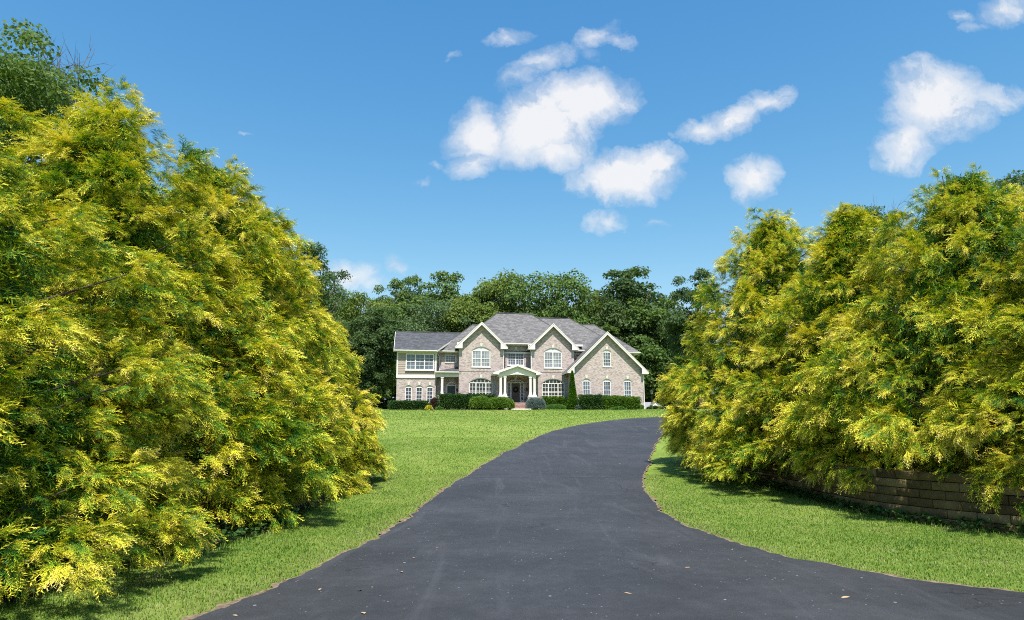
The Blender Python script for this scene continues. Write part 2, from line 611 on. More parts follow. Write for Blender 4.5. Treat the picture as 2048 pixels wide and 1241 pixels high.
M['wreath'] = leaf_mat('wreath_leaves', [(0, (.015, .03, .018)), (.5, (.03, .055, .035)), (1, (.06, .09, .06))], trans=.1)
M['deadleaf'] = simple('dead_leaf', (.50, .36, .20), .8, .3, 20)
M['pot'] = simple('pot', (.05, .045, .045), .6, .2, 6)


# ------------------------------------------------------------------ leaves by the thousand
def frames(d, up=None, roll=None, g=None):
    """orthonormal frames with x along d and z near up"""
    d = d / np.linalg.norm(d, axis=1, keepdims=True)
    if up is None: up = np.tile((0, 0, 1.), (len(d), 1))
    y = np.cross(up, d)
    ln = np.linalg.norm(y, axis=1, keepdims=True)
    y = np.where(ln < 1e-3, (0, 1., 0), y / np.maximum(ln, 1e-6))
    z = np.cross(d, y)
    if roll is not None:
        c, s = np.cos(roll)[:, None], np.sin(roll)[:, None]
        y, z = c * y + s * z, -s * y + c * z
    return np.stack([d, y, z], 2)       # columns


def scatter(templates, pos, Rm, scale, rnd, gen):
    """templates: list of (verts, faces, tip). Returns verts, faces, tip, rnd"""
    which = gen.integers(0, len(templates), len(pos))
    V, F, T, Q = [], [], [], []
    off = 0
    for k, (tv, tf, tt) in enumerate(templates):
        idx = np.nonzero(which == k)[0]
        if not len(idx): continue
        v = np.einsum('nij,kj->nki', Rm[idx], tv) * scale[idx][:, None, None] + pos[idx][:, None, :]
        n, kv = len(idx), len(tv)
        f = tf[None] + (np.arange(n) * kv)[:, None, None] + off
        V.append(v.reshape(-1, 3))
        F.append(f.reshape(-1, tf.shape[1]))
        T.append(np.tile(tt, n))
        Q.append(np.repeat(rnd[idx], kv))
        off += n * kv
    return np.concatenate(V), np.concatenate(F), np.concatenate(T), np.concatenate(Q)


def frond_template(gen, nside=11, w=.050):
    v, f, t = [], [], []

    def tri(a, b, c, ta, tc):
        i = len(v)
        v.extend([a, b, c])
        f.append((i, i + 1, i + 2))
        t.extend([ta, ta, tc])

    def stem(s): return np.array([s * (1 - .12 * s), .05 * math.sin(3 * s + gen.random()), -.52 * s * s])
    S = np.linspace(0, 1, 4)
    for a, b in zip(S[:-1], S[1:]):
        p, q = stem(a), stem(b)
        tri(p + (0, w * .3, 0), p - (0, w * .3, 0), q, a, b)
    side = 1
    for k in range(nside):
        s = .12 + .83 * k / (nside - 1) + gen.normal() * .02
        p = stem(s)
        ln = (.42 - .24 * s) * gen.uniform(.7, 1.25)
        ang = side * R_(gen.uniform(28, 55))
        dr = np.array([math.cos(ang), math.sin(ang), gen.uniform(-.65, .05)])
        dr /= np.linalg.norm(dr)
        pr = np.array([-dr[1], dr[0], gen.uniform(-.5, .5)]) * w * .5
        q = p + dr * ln
        tri(p - pr * .8, p + pr * .8, q, s * .8, min(1., s * .8 + .38))
        # a short secondary thread
        m_ = p + dr * ln * .45
        a2 = ang + R_(gen.choice([-1, 1]) * gen.uniform(25, 45))
        d2 = np.array([math.cos(a2), math.sin(a2), gen.uniform(-.5, .1)])
        p2 = np.array([-d2[1], d2[0], gen.uniform(-.5, .5)]) * w * .42
        tri(m_ - p2, m_ + p2, m_ + d2 * ln * .5, s * .8 + .15, min(1., s * .8 + .4))
        side = -side
    return np.array(v), np.array(f), np.array(t)


_tg = np.random.default_rng(11)
FRONDS = [frond_template(_tg) for _ in range(7)]
LEAF = [(np.array([(0, 0, 0), (.5, .32, .06), (1, 0, -.08), (.5, -.32, .06)]), np.array([(0, 1, 2, 3)]), np.array([0, .5, 1, .5]))]
NEEDLE = [(np.array([(0, .04, 0), (0, -.04, 0), (1, 0, 0.), (0, 0, .04), (.05, .0, -.04), (.8, .45, .1), (0.05, 0, .03), (0, -.03, -.03), (.8, -.45, .1)]), np.array([(0, 1, 2), (3, 4, 5), (6, 7, 8)]), np.array([0, 0, 1, 0, 0, 1, 0, 0, 1.]))]


def unit(gen, n):
    v = gen.normal(size=(n, 3))
    return v / np.linalg.norm(v, axis=1, keepdims=True)


def cypress_mesh(seed, H, Rad, power=.8, leaders=((0, 0, 1.0),), base=.25, space=.70, fr=22, fine=1.0, per=10):
    """golden thread cypress: dense tufts of short drooping sprays round a trunk; returns crown mesh and limb list"""
    gen = np.random.default_rng(seed)
    ph = gen.uniform(0, 6.28, 6)

    def env(h, az):
        r = Rad * np.power(np.clip(1 - h, 0, 1), power)
        r = r * (1 - .10 * np.exp(-(h / .05) ** 2))
        return r * (1 + .07 * np.sin(3 * az + ph[0] + 3 * h) + .06 * np.sin(5 * az + ph[1] - 6 * h) + .05 * np.sin(18 * h + ph[2] + az))
    lc, lr, ld, lh = [], [], [], []            # tuft centre, radius, outward direction, hue
    limbs = []

    def tuft(p, r, o, hue):
        lc.append(p); lr.append(r); ld.append(o / np.linalg.norm(o)); lh.append(hue)
    # rows of tufts up the crown
    z = .15
    row = 0
    while z < H - base - .25:
        h = z / (H - base)
        rm = float(env(h, 0.))
        n = max(4, int(2 * math.pi * rm / (space * 1.0)))
        a0 = gen.uniform(0, 6.28)
        for k in range(n):
            az = a0 + 2 * math.pi * (k + gen.normal() * .22) / n
            zz = z + gen.normal() * space * .28
            hh = min(.99, max(.0, zz / (H - base)))
            big = gen.random() * (.8 if hh < .14 else 1)
            r = float(env(hh, az)) - .10 + (gen.normal() * .24 if big < .8 else gen.uniform(.12, .48))
            o = np.array([math.cos(az), math.sin(az), .28 + .5 * hh])
            p = np.array([math.cos(az) * r, math.sin(az) * r, base + zz])
            sz = space * gen.uniform(.42, .78) * (.75 + .25 * (1 - hh))
            hue = gen.normal() * .11
            tuft(p, sz, o, hue)
            # the bough carries one or two lesser tufts behind and beside its tip
            q = p * np.array([.82, .82, 1]) + np.array([0, 0, -.12 - .15 * gen.random()])
            tuft(q, sz * .6, o, hue - .14)
            if gen.random() < .45:
                sd = np.array([-o[1], o[0], 0]) * gen.choice([-1, 1])
                tuft(p * np.array([.95, .95, 1]) + sd * sz * .8 + np.array([0, 0, -.12]), sz * .62, o + sd * .4, hue - .04)
            if gen.random() < .33:
                limbs.append((np.array([0, 0, max(.2, base + zz - .3 * r)]), p * np.array([.9, .9, 1])))
        z += space * (.80 if h < .65 else .55)
        row += 1
    for lx, ly, top in leaders:
        zt = base + (H - base) * top
        for j in range(8):
            t = j / 7
            az = gen.uniform(0, 6.28)
            p = np.array([lx, ly, zt - .95 + .95 * t]) + gen.normal(size=3) * (.15 * (1 - t))
            tuft(p, .30 - .20 * t, np.array([math.cos(az) * .6, math.sin(az) * .6, .8]), gen.normal() * .08)
        limbs.append((np.array([lx * .5, ly * .5, zt - 2.5]), np.array([lx, ly, zt])))
    lc, lr, ld, lh = np.array(lc), np.array(lr), np.array(ld), np.array(lh)
    # each tuft is made of plumes, each plume of a handful of sprays that arch out together
    cnt = np.maximum(4, (fr * (lr / .42) ** 2 * gen.uniform(.75, 1.2, len(lr)))).astype(int)
    ti = np.repeat(np.arange(len(lc)), cnt)
    n = unit(gen, len(ti))
    o = ld[ti]
    upo = o * .75 + np.array([0, 0, .60])
    dt = np.einsum('ij,ij->i', n, upo)
    n[dt < 0] *= -1
    n = n + upo * np.where(np.abs(dt) < .15, .35, .12)[:, None]
    n /= np.linalg.norm(n, axis=1, keepdims=True)
    pb = lc[ti] + n * (lr[ti] * gen.uniform(.35, .85, len(ti)))[:, None] * np.array([1, 1, .85])
    d0 = n * .72 + o * .62 + np.array([0, 0, -.40]) + gen.normal(size=(len(ti), 3)) * .22
    d0 /= np.linalg.norm(d0, axis=1, keepdims=True)
    psz = gen.uniform(.75, 1.25, len(ti)) * np.clip(lr[ti] / .42, .62, 1.1)
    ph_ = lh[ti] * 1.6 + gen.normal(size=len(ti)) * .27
    idx = np.repeat(np.arange(len(ti)), per)
    k = len(idx)
    along = gen.random(k) * .20
    d = d0[idx] + gen.normal(size=(k, 3)) * .27 + np.array([0, 0, -.9]) * along[:, None]
    p = pb[idx] + d0[idx] * (along * psz[idx])[:, None] + np.array([0, 0, -1.2]) * (along ** 2)[:, None] + gen.normal(size=(k, 3)) * .018
    Rm = frames(d, roll=gen.normal(size=k) * .55)
    sc = gen.uniform(.15, .30, k) * psz[idx] * fine
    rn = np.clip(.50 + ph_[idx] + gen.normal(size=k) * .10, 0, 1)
    # older green foliage inside, coloured extra dark to paint shade between the tufts
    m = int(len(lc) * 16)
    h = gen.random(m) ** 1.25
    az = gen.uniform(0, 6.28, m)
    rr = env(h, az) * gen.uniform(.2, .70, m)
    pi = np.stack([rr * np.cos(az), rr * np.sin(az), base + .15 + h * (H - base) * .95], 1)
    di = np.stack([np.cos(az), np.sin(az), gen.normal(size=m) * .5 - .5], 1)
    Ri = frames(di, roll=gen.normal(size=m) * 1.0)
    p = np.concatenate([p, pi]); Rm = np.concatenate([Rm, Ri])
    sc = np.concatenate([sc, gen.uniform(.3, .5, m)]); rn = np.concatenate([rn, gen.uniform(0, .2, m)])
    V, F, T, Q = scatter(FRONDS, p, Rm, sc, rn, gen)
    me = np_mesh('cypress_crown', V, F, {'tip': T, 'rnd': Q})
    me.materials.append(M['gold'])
    return me, limbs


def trunk_mesh(H, r0, limbs, gen, name='trunk', mat='bark', lim_r=.05, nl=40):
    mb = MB()
    pts = [(gen.normal() * .04 * H * .05 * i, gen.normal() * .04 * H * .05 * i, H * i / 8) for i in range(9)]
    pts[0] = (0, 0, -.3)
    mb.tube(pts, [r0 * (1.25 if i == 0 else (1 - .85 * i / 8)) for i in range(9)], 9)
    for a, b in limbs[:nl]:
        a, b = Vector(a), Vector(b)
        mid = (a + b) / 2 + Vector((0, 0, -.06 * (b - a).length))
        mb.tube([a, mid, b], [lim_r, lim_r * .6, lim_r * .2], 5)
    me = bpy.data.meshes.new(name)
    me.from_pydata(mb.v, [], mb.f)
    me.materials.append(M[mat])
    me.polygons.foreach_set('use_smooth', [True] * len(mb.f))
    me.update()
    return me


def broadleaf_mesh(seed, H, W, trunk=.25, nblob=90, nleaf=15000, leaf=.34, lobes=4, top_bumps=6, sparse=0., droop=.0):
    """broadleaf crown of leaf clumps carried by limbs; returns crown mesh, trunk mesh"""
    gen = np.random.default_rng(seed)
    z0 = H * trunk
    cz = (H + z0) / 2
    az_, rz_ = W / 2, (H - z0) / 2
    # big lobes
    lob = []
    for i in range(lobes):
        a = i * 2.4 + gen.uniform(0, 1)
        rr = gen.uniform(.15, .55)
        lob.append((np.array([math.cos(a) * rr * az_, math.sin(a) * rr * az_, cz + gen.uniform(-.5, .55) * rz_]), gen.uniform(.45, .68)))
    lob.append((np.array([0, 0, cz]), .8))
    C, Rr = [], []
    for i in range(nblob):
        u = unit(gen, 1)[0]
        if i % 5 < 3:
            a = math.atan2(u[1], u[0])
            wob = 1 + .16 * math.sin(3 * a + 5 * u[2] + seed) + .12 * math.sin(5 * a - 4 * u[2] + 2 * seed)
            p = np.array([0, 0, cz]) + u * np.array([az_ * .88, az_ * .88, rz_ * .9]) * wob * gen.random() ** .33
        else:
            c, s = lob[gen.integers(0, len(lob))]
            p = c + u * np.array([az_, az_, rz_]) * s * gen.random() ** .35
        if p[2] > H - .3: p[2] = H - gen.uniform(.3, 1.)
        if p[2] < z0 * .6: p[2] = z0 * gen.uniform(.6, 1.4)
        C.append(p)
        Rr.append(gen.uniform(.09, .19) * W * (1 - sparse * .4))
    for i in range(top_bumps):
        a = gen.uniform(0, 6.28)
        rr = gen.uniform(0, .5) * az_
        C.append(np.array([math.cos(a) * rr, math.sin(a) * rr, H - gen.uniform(.01, .13) * H]))
        Rr.append(gen.uniform(.07, .13) * W)
    C, Rr = np.array(C), np.array(Rr)
    w = Rr ** 2
    idx = gen.choice(len(C), nleaf, p=w / w.sum())
    n = unit(gen, nleaf)
    n[:, 2] = np.where(n[:, 2] < -.35, -n[:, 2], n[:, 2])
    p = C[idx] + n * (Rr[idx] * np.power(gen.random(nleaf), .4))[:, None] * np.array([1, 1, .72])
    # flat-lying leaf sprays: leaf plane roughly faces up and outward
    up = n * 1.1 + np.array([0, 0, .6]) + gen.normal(size=n.shape) * .6
    d = np.cross(up, gen.normal(size=n.shape))
    d[:, 2] -= .25 * np.linalg.norm(d, axis=1)
    Rm = frames(d, up=up, roll=gen.normal(size=nleaf) * .35)
    sc = leaf * gen.uniform(.6, 1.35, nleaf)
    blob_h = gen.normal(size=len(C)) * .16
    rn = np.clip(.5 + blob_h[idx] + gen.normal(size=nleaf) * .16, 0, 1)
    V, F, T, Q = scatter(LEAF, p, Rm, sc, rn, gen)
    me = np_mesh('broadleaf_crown', V, F, {'tip': T, 'rnd': Q}, quads=True)
    limbs = []
    for i in gen.choice(len(C), min(26, len(C)), replace=False):
        zz = gen.uniform(.5, .95) * min(C[i][2], H * .72)
        limbs.append((np.array([0, 0, zz]), C[i]))
    tm = trunk_mesh(H * .78, W * .03 + .06, limbs, gen, lim_r=W * .011 + .02, nl=26)
    return me, tm


def spire_mesh(seed, H, W):
    gen = np.random.default_rng(seed)
    n = 7000
    h = gen.random(n) ** 1.2
    az = gen.uniform(0, 6.28, n)
    tier = (np.floor(h * 16) + .5) / 16
    r = W / 2 * (1 - h) * (.55 + .45 * ((h * 16) % 1 < .5)) * gen.random(n) ** .4
    p = np.stack([r * np.cos(az), r * np.sin(az), .4 + h * (H - .4) - .10 * r], 1)
    d = np.stack([np.cos(az), np.sin(az), gen.normal(size=n) * .3 - .1], 1)
    Rm = frames(d, roll=gen.normal(size=n) * .6)
    V, F, T, Q = scatter(LEAF, p, Rm, gen.uniform(.25, .5, n), gen.random(n), gen)
    me = np_mesh('spire_crown', V, F, {'tip': T, 'rnd': Q}, quads=True)
    return me, trunk_mesh(H * .95, .18, [], gen)


def twig_mesh(seed, H, spread, n=9):
    gen = np.random.default_rng(seed)
    mb = MB()

    def grow(p, d, L, r, lev):
        pts = [Vector(p)]
        dd = Vector(d)
        for i in range(4):
            dd = (dd + Vector(gen.normal(size=3) * .16) + Vector((0, 0, .04))).normalized()
            pts.append(pts[-1] + dd * L / 4)
        mb.tube(pts, [r * (1 - .2 * i) for i in range(5)], 4)
        if lev:
            for i in range(3):
                q = pts[1 + i]
                nd = (dd + Vector(gen.normal(size=3) * .65)).normalized()
                grow(q, nd, L * gen.uniform(.45, .7), r * .55, lev - 1)
    for i in range(n):
        a = gen.uniform(0, 6.28)
        grow((0, 0, 0), (math.cos(a) * spread, math.sin(a) * spread, 1), H * gen.uniform(.6, 1), .045, 2)
    me = bpy.data.meshes.new('bare_branches')
    me.from_pydata(mb.v, [], mb.f)
    me.materials.append(M['twig'])
    me.update()
    return me


# ------------------------------------------------------------------ ground, drive, wall
def smooth_noise(n, seed, amp):
    g = np.random.default_rng(seed)
    out = np.zeros(n)
    for w_, a_ in ((3, .5), (9, .8), (31, 1.)):
        k = np.hanning(w_ + 2)
        out += a_ * np.convolve(g.normal(size=n), k / np.sqrt((k ** 2).sum()), 'same')
    return out * amp


def edge_noise(n, seed, amp):
    g = np.random.default_rng(seed)
    a = g.normal(size=n)
    k = np.array([1, 2, 3, 4, 4, 3, 2, 1.]) / 20 * 1.3
    return np.convolve(a, k, 'same') * amp


gx = np.concatenate([[-4000, -1500, -500, -200, -100], np.arange(-60, -14, 3.), np.arange(-14, 16, .3), np.arange(16, 60, 3.), [60, 100, 200, 500, 1500, 4000]])
gy = np.concatenate([[-3000, -800, -200, -60, -20, -8], np.arange(-4, 30, .3), np.arange(30, 90, 1.), np.arange(90, 140, 5.), [150, 250, 500, 1500, 5000]])
GX, GY = np.meshgrid(gx, gy)
GZ = ground(GX, GY)
nx, ny = len(gx), len(gy)
ii = (np.arange(ny - 1)[:, None] * nx + np.arange(nx - 1)[None]).ravel()
lawn_me = np_mesh('lawn', np.stack([GX.ravel(), GY.ravel(), GZ.ravel()], 1), np.stack([ii, ii + 1, ii + nx + 1, ii + nx], 1), quads=True, smooth=True)
props(link('lawn', lawn_me, M['lawn']), 'green mown lawn rising gently from the road to the house', None, None, 'structure')

LE = [(-9.5, 1.5), (-5.2, 3.2), (-3.4, 4.8), (-2.67, 6.21), (-2.4, 7.15), (-2.26, 8.65), (-1.98, 10.45), (-1.8, 13.15), (-1.62, 16.64), (-1.19, 19.84), (-.42, 24.35), (1.89, 34.57), (4.75, 42.17), (7.4, 47.05), (10.8, 50.6), (16, 54), (24, 57)]
RE = [(16, 4.3), (9.5, 5.4), (6.5, 6.2), (5.0, 7.05), (4.3, 7.65), (3.82, 8.3), (3.36, 9.2), (2.98, 10.7), (2.84, 13.15), (3.02, 15.41), (3.5, 18.79), (4.5, 22.93), (6.6, 31.2), (9.0, 38.2), (11.3, 42.6), (14.4, 46.2), (18.5, 49.2), (25.5, 51.6)]
NS = 1400
LEp, REp = poly_sample(LE, NS), poly_sample(RE, NS)


def match(L, R):
    """pair edge points by the same parameter, measured along Y of the left edge"""
    return L, R


def drive_strip(name, A, B, nc, mat, dz, label):
    t = np.linspace(0, 1, nc)[None, :, None]
    P = A[:, None, :] * (1 - t) + B[:, None, :] * t
    Z = ground(P[..., 0], P[..., 1]) + dz
    V = np.concatenate([P, Z[..., None]], 2).reshape(-1, 3)
    i = (np.arange(len(A) - 1)[:, None] * nc + np.arange(nc - 1)[None]).ravel()
    me = np_mesh(name, V, np.stack([i, i + 1, i + nc + 1, i + nc], 1), quads=True, smooth=True)
    o = link(name, me, mat)
    props(o, label, None, None, 'structure')
    return o


def offset(P, d):
    t = np.gradient(P, axis=0)
    t /= np.linalg.norm(t, axis=1, keepdims=True)
    nrm = np.stack([-t[:, 1], t[:, 0]], 1)
    return P + nrm * (d[:, None] if hasattr(d, '__len__') else d)


LEj = offset(LEp, smooth_noise(NS, 1, .022))
REj = offset(REp, smooth_noise(NS, 2, .022))
drive_strip('driveway', LEj, REj, 22, M['asphalt'], .035, 'dark asphalt driveway curving up to the right of the house')
# the road the drive leaves from, behind the viewer
road = np.array([(-40, 1.2), (-9.6, 1.45), (16.0, 4.25), (40, 6.)])
drive_strip('road', np.stack([np.linspace(-60, 60, 40), np.full(40, -7.5)], 1), np.stack([np.linspace(-60, 60, 40), np.full(40, 1.0)], 1), 8, M['asphalt'], .02, 'asphalt road at the foot of the driveway')
apron_a = np.stack([np.linspace(-9.5, 16, 60), np.full(60, .9)], 1)
apron_b = np.stack([np.linspace(-9.5, 16, 60), np.interp(np.linspace(-9.5, 16, 60), [-9.5, 16], [1.52, 4.32])], 1)
drive_strip('driveway_apron', apron_a, apron_b, 8, M['asphalt'], .03, 'asphalt apron joining the driveway to the road')
# strips of bare soil along both edges
dl = np.clip(smooth_noise(NS, 3, .035), 0, .3) + .012
dr = np.clip(smooth_noise(NS, 4, .035), 0, .3) + .012
drive_strip('soil_edge', offset(LEj, dl + .03), offset(LEj, -.04), 4, M['dirt'], .027, 'thin strip of bare tan soil along the left edge of the driveway')
drive_strip('soil_edge', offset(REj, .04), offset(REj, -dr - .03), 4, M['dirt'], .027, 'thin strip of bare tan soil along the right edge of the driveway')

# mulch beds under the cypresses
def bed(name, pts, label):
    P = poly_sample(pts, 60)
    c = P.mean(0)
    nr = 10
    t = np.linspace(0, 1, nr)[:, None, None]
    Q = c + (P[None] - c) * t
    Z = ground(Q[..., 0], Q[..., 1]) + .012
    V = np.concatenate([Q, Z[..., None]], 2).reshape(-1, 3)
    i = (np.arange(nr - 1)[:, None] * 60 + np.arange(59)[None]).ravel()
    props(link(name, np_mesh(name, V, np.stack([i, i + 1, i + 61, i + 60], 1), quads=True, smooth=True), M['mulch']), label, None, None, 'structure')


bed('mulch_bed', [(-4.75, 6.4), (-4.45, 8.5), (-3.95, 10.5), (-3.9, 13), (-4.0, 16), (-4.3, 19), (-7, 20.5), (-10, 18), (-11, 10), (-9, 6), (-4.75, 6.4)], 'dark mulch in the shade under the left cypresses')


def wall_mat():
    m, nt, out = new_mat('block_wall')
    N = NT(nt)
    geo = N.n('ShaderNodeNewGeometry').outputs['Position']
    f = N.math('ADD', N.math('MULTIPLY', N.attr('rnd'), .5), N.math('MULTIPLY', N.noise(geo, 5, 6, .7), .5))
    col = N.ramp(f, [(.25, (.10, .068, .032)), (.5, (.19, .135, .062)), (.8, (.28, .205, .10))])
    st = N.maprange(N.noise(geo, 1.4, 5, .7), .5, .75)
    col = N.mix(N.math('MULTIPLY', st, .7), col, (.05, .045, .035))
    b = N.n('ShaderNodeBsdfPrincipled')
    N.l(col, b.inputs['Base Color'])
    b.inputs['Roughness'].default_value = .95
    b.inputs['Specular IOR Level'].default_value = .1
    bp = N.n('ShaderNodeBump')
    bp.inputs['Strength'].default_value = .9
    bp.inputs['Distance'].default_value = .03
    N.l(N.noise(geo, 14, 6, .7), bp.inputs['Height'])
    N.l(bp.outputs[0], b.inputs['Normal'])
    N.l(b.outputs[0], out.inputs[0])
    return m


def retaining_wall():
    gen = np.random.default_rng(5)
    P = poly_sample(WALL, 600)
    s = np.r_[0, np.cumsum(np.linalg.norm(np.diff(P, axis=0), axis=1))]
    V, F, Q = [], [], []
    rows, bh, bl = 7, .148, .455
    for r in range(rows):
        z0 = -.14 + r * bh
        q = (r % 2) * bl / 2 + .0
        while q + bl < s[-1]:
            a, b = q + .006, q + bl - .006
            pa = np.array([np.interp(a, s, P[:, 0]), np.interp(a, s, P[:, 1])])
            pb = np.array([np.interp(b, s, P[:, 0]), np.interp(b, s, P[:, 1])])
            t = (pb - pa) / np.linalg.norm(pb - pa)
            n = np.array([t[1], -t[0]])
            n = n if n[0] * -1 + n[1] * -.6 > 0 else -n      # towards the grass strip
            gz = float(np.interp(pa[1], _yy, _zz)) * .0
            back = r * .004
            i = len(V)
            j = gen.normal() * .006
            fr = [pa - n * back, pb - n * back]
            bk = [pb - n * (back + .25), pa - n * (back + .25)]
            ch = .008
            zz = (z0 + gz + .005, z0 + gz + bh - .005)
            # chamfered split-face front: ring at the joint line, then a bulged face ring
            ring0 = [(fr[0], zz[0]), (fr[1], zz[0]), (fr[1], zz[1]), (fr[0], zz[1])]
            tt = t * ch
            m_ = (fr[0] + fr[1]) / 2
            ring1 = [(fr[0] + tt + n * (.012 + j), zz[0] + ch), (fr[1] - tt + n * (.012 - j), zz[0] + ch), (fr[1] - tt + n * (.011 + j), zz[1] - ch), (fr[0] + tt + n * (.010 - j), zz[1] - ch)]
            ringb = [(bk[1], zz[0]), (bk[0], zz[0]), (bk[0], zz[1]), (bk[1], zz[1])]
            for rg in (ring0, ring1, ringb):
                V += [(p[0], p[1], z) for p, z in rg]
            for k in range(4):
                k2 = (k + 1) % 4
                F.append((i + k, i + k2, i + 4 + k2, i + 4 + k))
                F.append((i + 8 + k, i + 8 + k2, i + k2, i + k))
            F.append((i + 4, i + 5, i + 6, i + 7))
            Q += [gen.random()] * 12
            q += bl
    me = np_mesh('retaining_wall', np.array(V), np.array(F), {'rnd': np.array(Q)}, quads=True)
    o = link('retaining_wall', me, wall_mat())
    props(o, 'curved retaining wall of weathered tan split-face blocks under the right cypresses', 'retaining wall')


retaining_wall()


# grass blades
def grass():
    gen = np.random.default_rng(21)

    def region(x0, x1, y0, y1, dens, h, w):
        n = int((x1 - x0) * (y1 - y0) * dens)
        X, Y = gen.uniform(x0, x1, n), gen.uniform(y0, y1, n)
        return X, Y, np.full(n, h), np.full(n, w)
    parts = [region(-5.2, -1.2, 5.5, 13, 1500, .055, .008), region(2.6, 9.5, 6, 12, 1500, .055, .008), region(2.6, 7, 12, 20, 900, .055, .010),
             region(-5.5, 0, 13, 20, 900, .055, .010), region(-7, 2, 20, 32, 380, .06, .014), region(9.5, 14, 5.5, 9, 500, .055, .009),
             region(-16, 12, 32, 50, 60, .07, .03), region(-20, 18, 50, 72, 34, .08, .045)]
    X, Y, H, Wd = (np.concatenate([p[k] for p in parts]) for k in range(4))
    H = H * .66
    lx = np.interp(Y, LEp[:, 1], LEp[:, 0])
    rx = np.interp(Y, np.maximum.accumulate(REp[:, 1]), REp[:, 0])
    jit = gen.normal(size=len(X)) * .05
    # near edges keep grass a little off the asphalt, further out on the bare patches
    inside = (X > lx + .02 + jit * 1.5) & (X < rx - .02 + jit * 1.5)
    wallx = np.interp(Y, WALLC[::-1, 1], WALLC[::-1, 0])
    inside |= (Y > 8.5) & (Y < 19.8) & (X > wallx - .04)
    # thin out at the soil strips and on dry patches
    dist = np.minimum(np.abs(X - lx), np.abs(X - rx))
    inside |= (dist < .10) & (gen.random(len(X)) < .35)
    bedl = np.interp(Y, [6.4, 8.5, 10.5, 13, 16, 19], [-4.75, -4.45, -3.95, -3.9, -4.0, -4.3])
    inside |= (X < bedl - .1) & (Y < 19) & (gen.random(len(X)) < .93)
    keep = ~inside
    X, Y, H, Wd = X[keep], Y[keep], H[keep], Wd[keep]
    # taller rough grass at the foot of the wall and at the bed edge
    wallx = np.interp(Y, WALLC[::-1, 1], WALLC[::-1, 0])
    bedl = np.interp(Y, [6.4, 8.5, 10.5, 13, 16, 19], [-4.75, -4.45, -3.95, -3.9, -4.0, -4.3])
    rough = ((X > wallx - .45) & (Y > 9) & (Y < 20)) | ((X < bedl + .3) & (Y < 19))
    H = H * np.where(rough & (gen.random(len(X)) < .3), gen.uniform(1.5, 3.0, len(X)), gen.uniform(.55, 1.25, len(X)))
    n = len(X)
    az = gen.uniform(0, 6.28, n)
    lean = np.abs(gen.normal(size=n)) * .8
    B = np.stack([X, Y, ground(X, Y) - .004], 1)
    side = np.stack([-np.sin(az), np.cos(az), np.zeros(n)], 1) * (Wd / 2)[:, None]
    fw = np.stack([np.cos(az), np.sin(az), np.zeros(n)], 1)
    mid = B + fw * (H * lean * .35)[:, None] + np.array([0, 0, 1.]) * (H * .6)[:, None]
    tip = B + fw * (H * lean)[:, None] + np.array([0, 0, 1.]) * (H * (1 - .25 * lean))[:, None]
    V = np.stack([B - side, B + side, mid + side * .8, mid - side * .8, tip], 1).reshape(-1, 3)
    i = np.arange(n) * 5
    F = np.concatenate([np.stack([i, i + 1, i + 2], 1), np.stack([i, i + 2, i + 3], 1), np.stack([i + 3, i + 2, i + 4], 1)])
    lx = np.interp(Y, LEp[:, 1], LEp[:, 0])
    rx = np.interp(Y, np.maximum.accumulate(REp[:, 1]), REp[:, 0])
    dist = np.minimum(np.abs(X - lx), np.abs(X - rx))
    dryness = np.clip(1.1 - dist / .9, 0, 1) * gen.random(n) ** 1.2
    rnd = np.repeat(gen.random(n), 5)
    me = np_mesh('grass', V, F, {'rnd': rnd, 'dry': np.repeat(dryness, 5)})
    props(link('grass', me, M['grass']), 'short mown green grass blades along both sides of the driveway', 'grass', None, 'stuff')


grass()


def ground_cover():
    gen = np.random.default_rng(31)
    n = 2600
    Y = np.concatenate([gen.uniform(6.3, 13, 1500), gen.uniform(10, 18, n - 1500)])
    bedl = np.interp(Y, [6.4, 8.5, 10.5, 13, 16, 19], [-4.75, -4.45, -3.95, -3.9, -4.0, -4.3])
    X = bedl + .15 - np.abs(gen.normal(size=n)) * .6
    wx = np.interp(Y[1500:], WALLC[::-1, 1], WALLC[::-1, 0])
    X[1500:] = wx - np.abs(gen.normal(size=n - 1500)) * .12
    P = np.stack([X, Y, ground(X, Y) + gen.uniform(.02, .16, n)], 1)
    d = unit(gen, n)
    d[:, 2] = np.abs(d[:, 2]) * .4
    Rm = frames(d, roll=gen.normal(size=n) * .5)
    V, F, T, Q = scatter(LEAF, P, Rm, gen.uniform(.05, .13, n), gen.random(n), gen)
    me = np_mesh('ground_cover', V, F, {'tip': T, 'rnd': Q}, quads=True)
    props(link('ground_cover', me, M['hedge']), 'low leafy weeds creeping in the shade along the bed edge', 'ground cover', None, 'stuff')


ground_cover()


# ------------------------------------------------------------------ golden cypresses
def place(name, label, cat, loc, rz, sx, sz, crown, trunk, group=None, mat=None, extra=None):
    e = empty(name, loc, rz)
    e.scale = (sx, sx, sz)
    props(e, label, cat, group)
    c = link('crown', crown, None, e)
    if mat is not None:
        if not crown.materials: crown.materials.append(mat)
        c.material_slots[0].link = 'OBJECT'
        c.material_slots[0].material = mat
    link('trunk', trunk, None, e)
    if extra is not None:
        x = link('bare_branches', extra[0], None, e)
        x.location = extra[1]
    return e


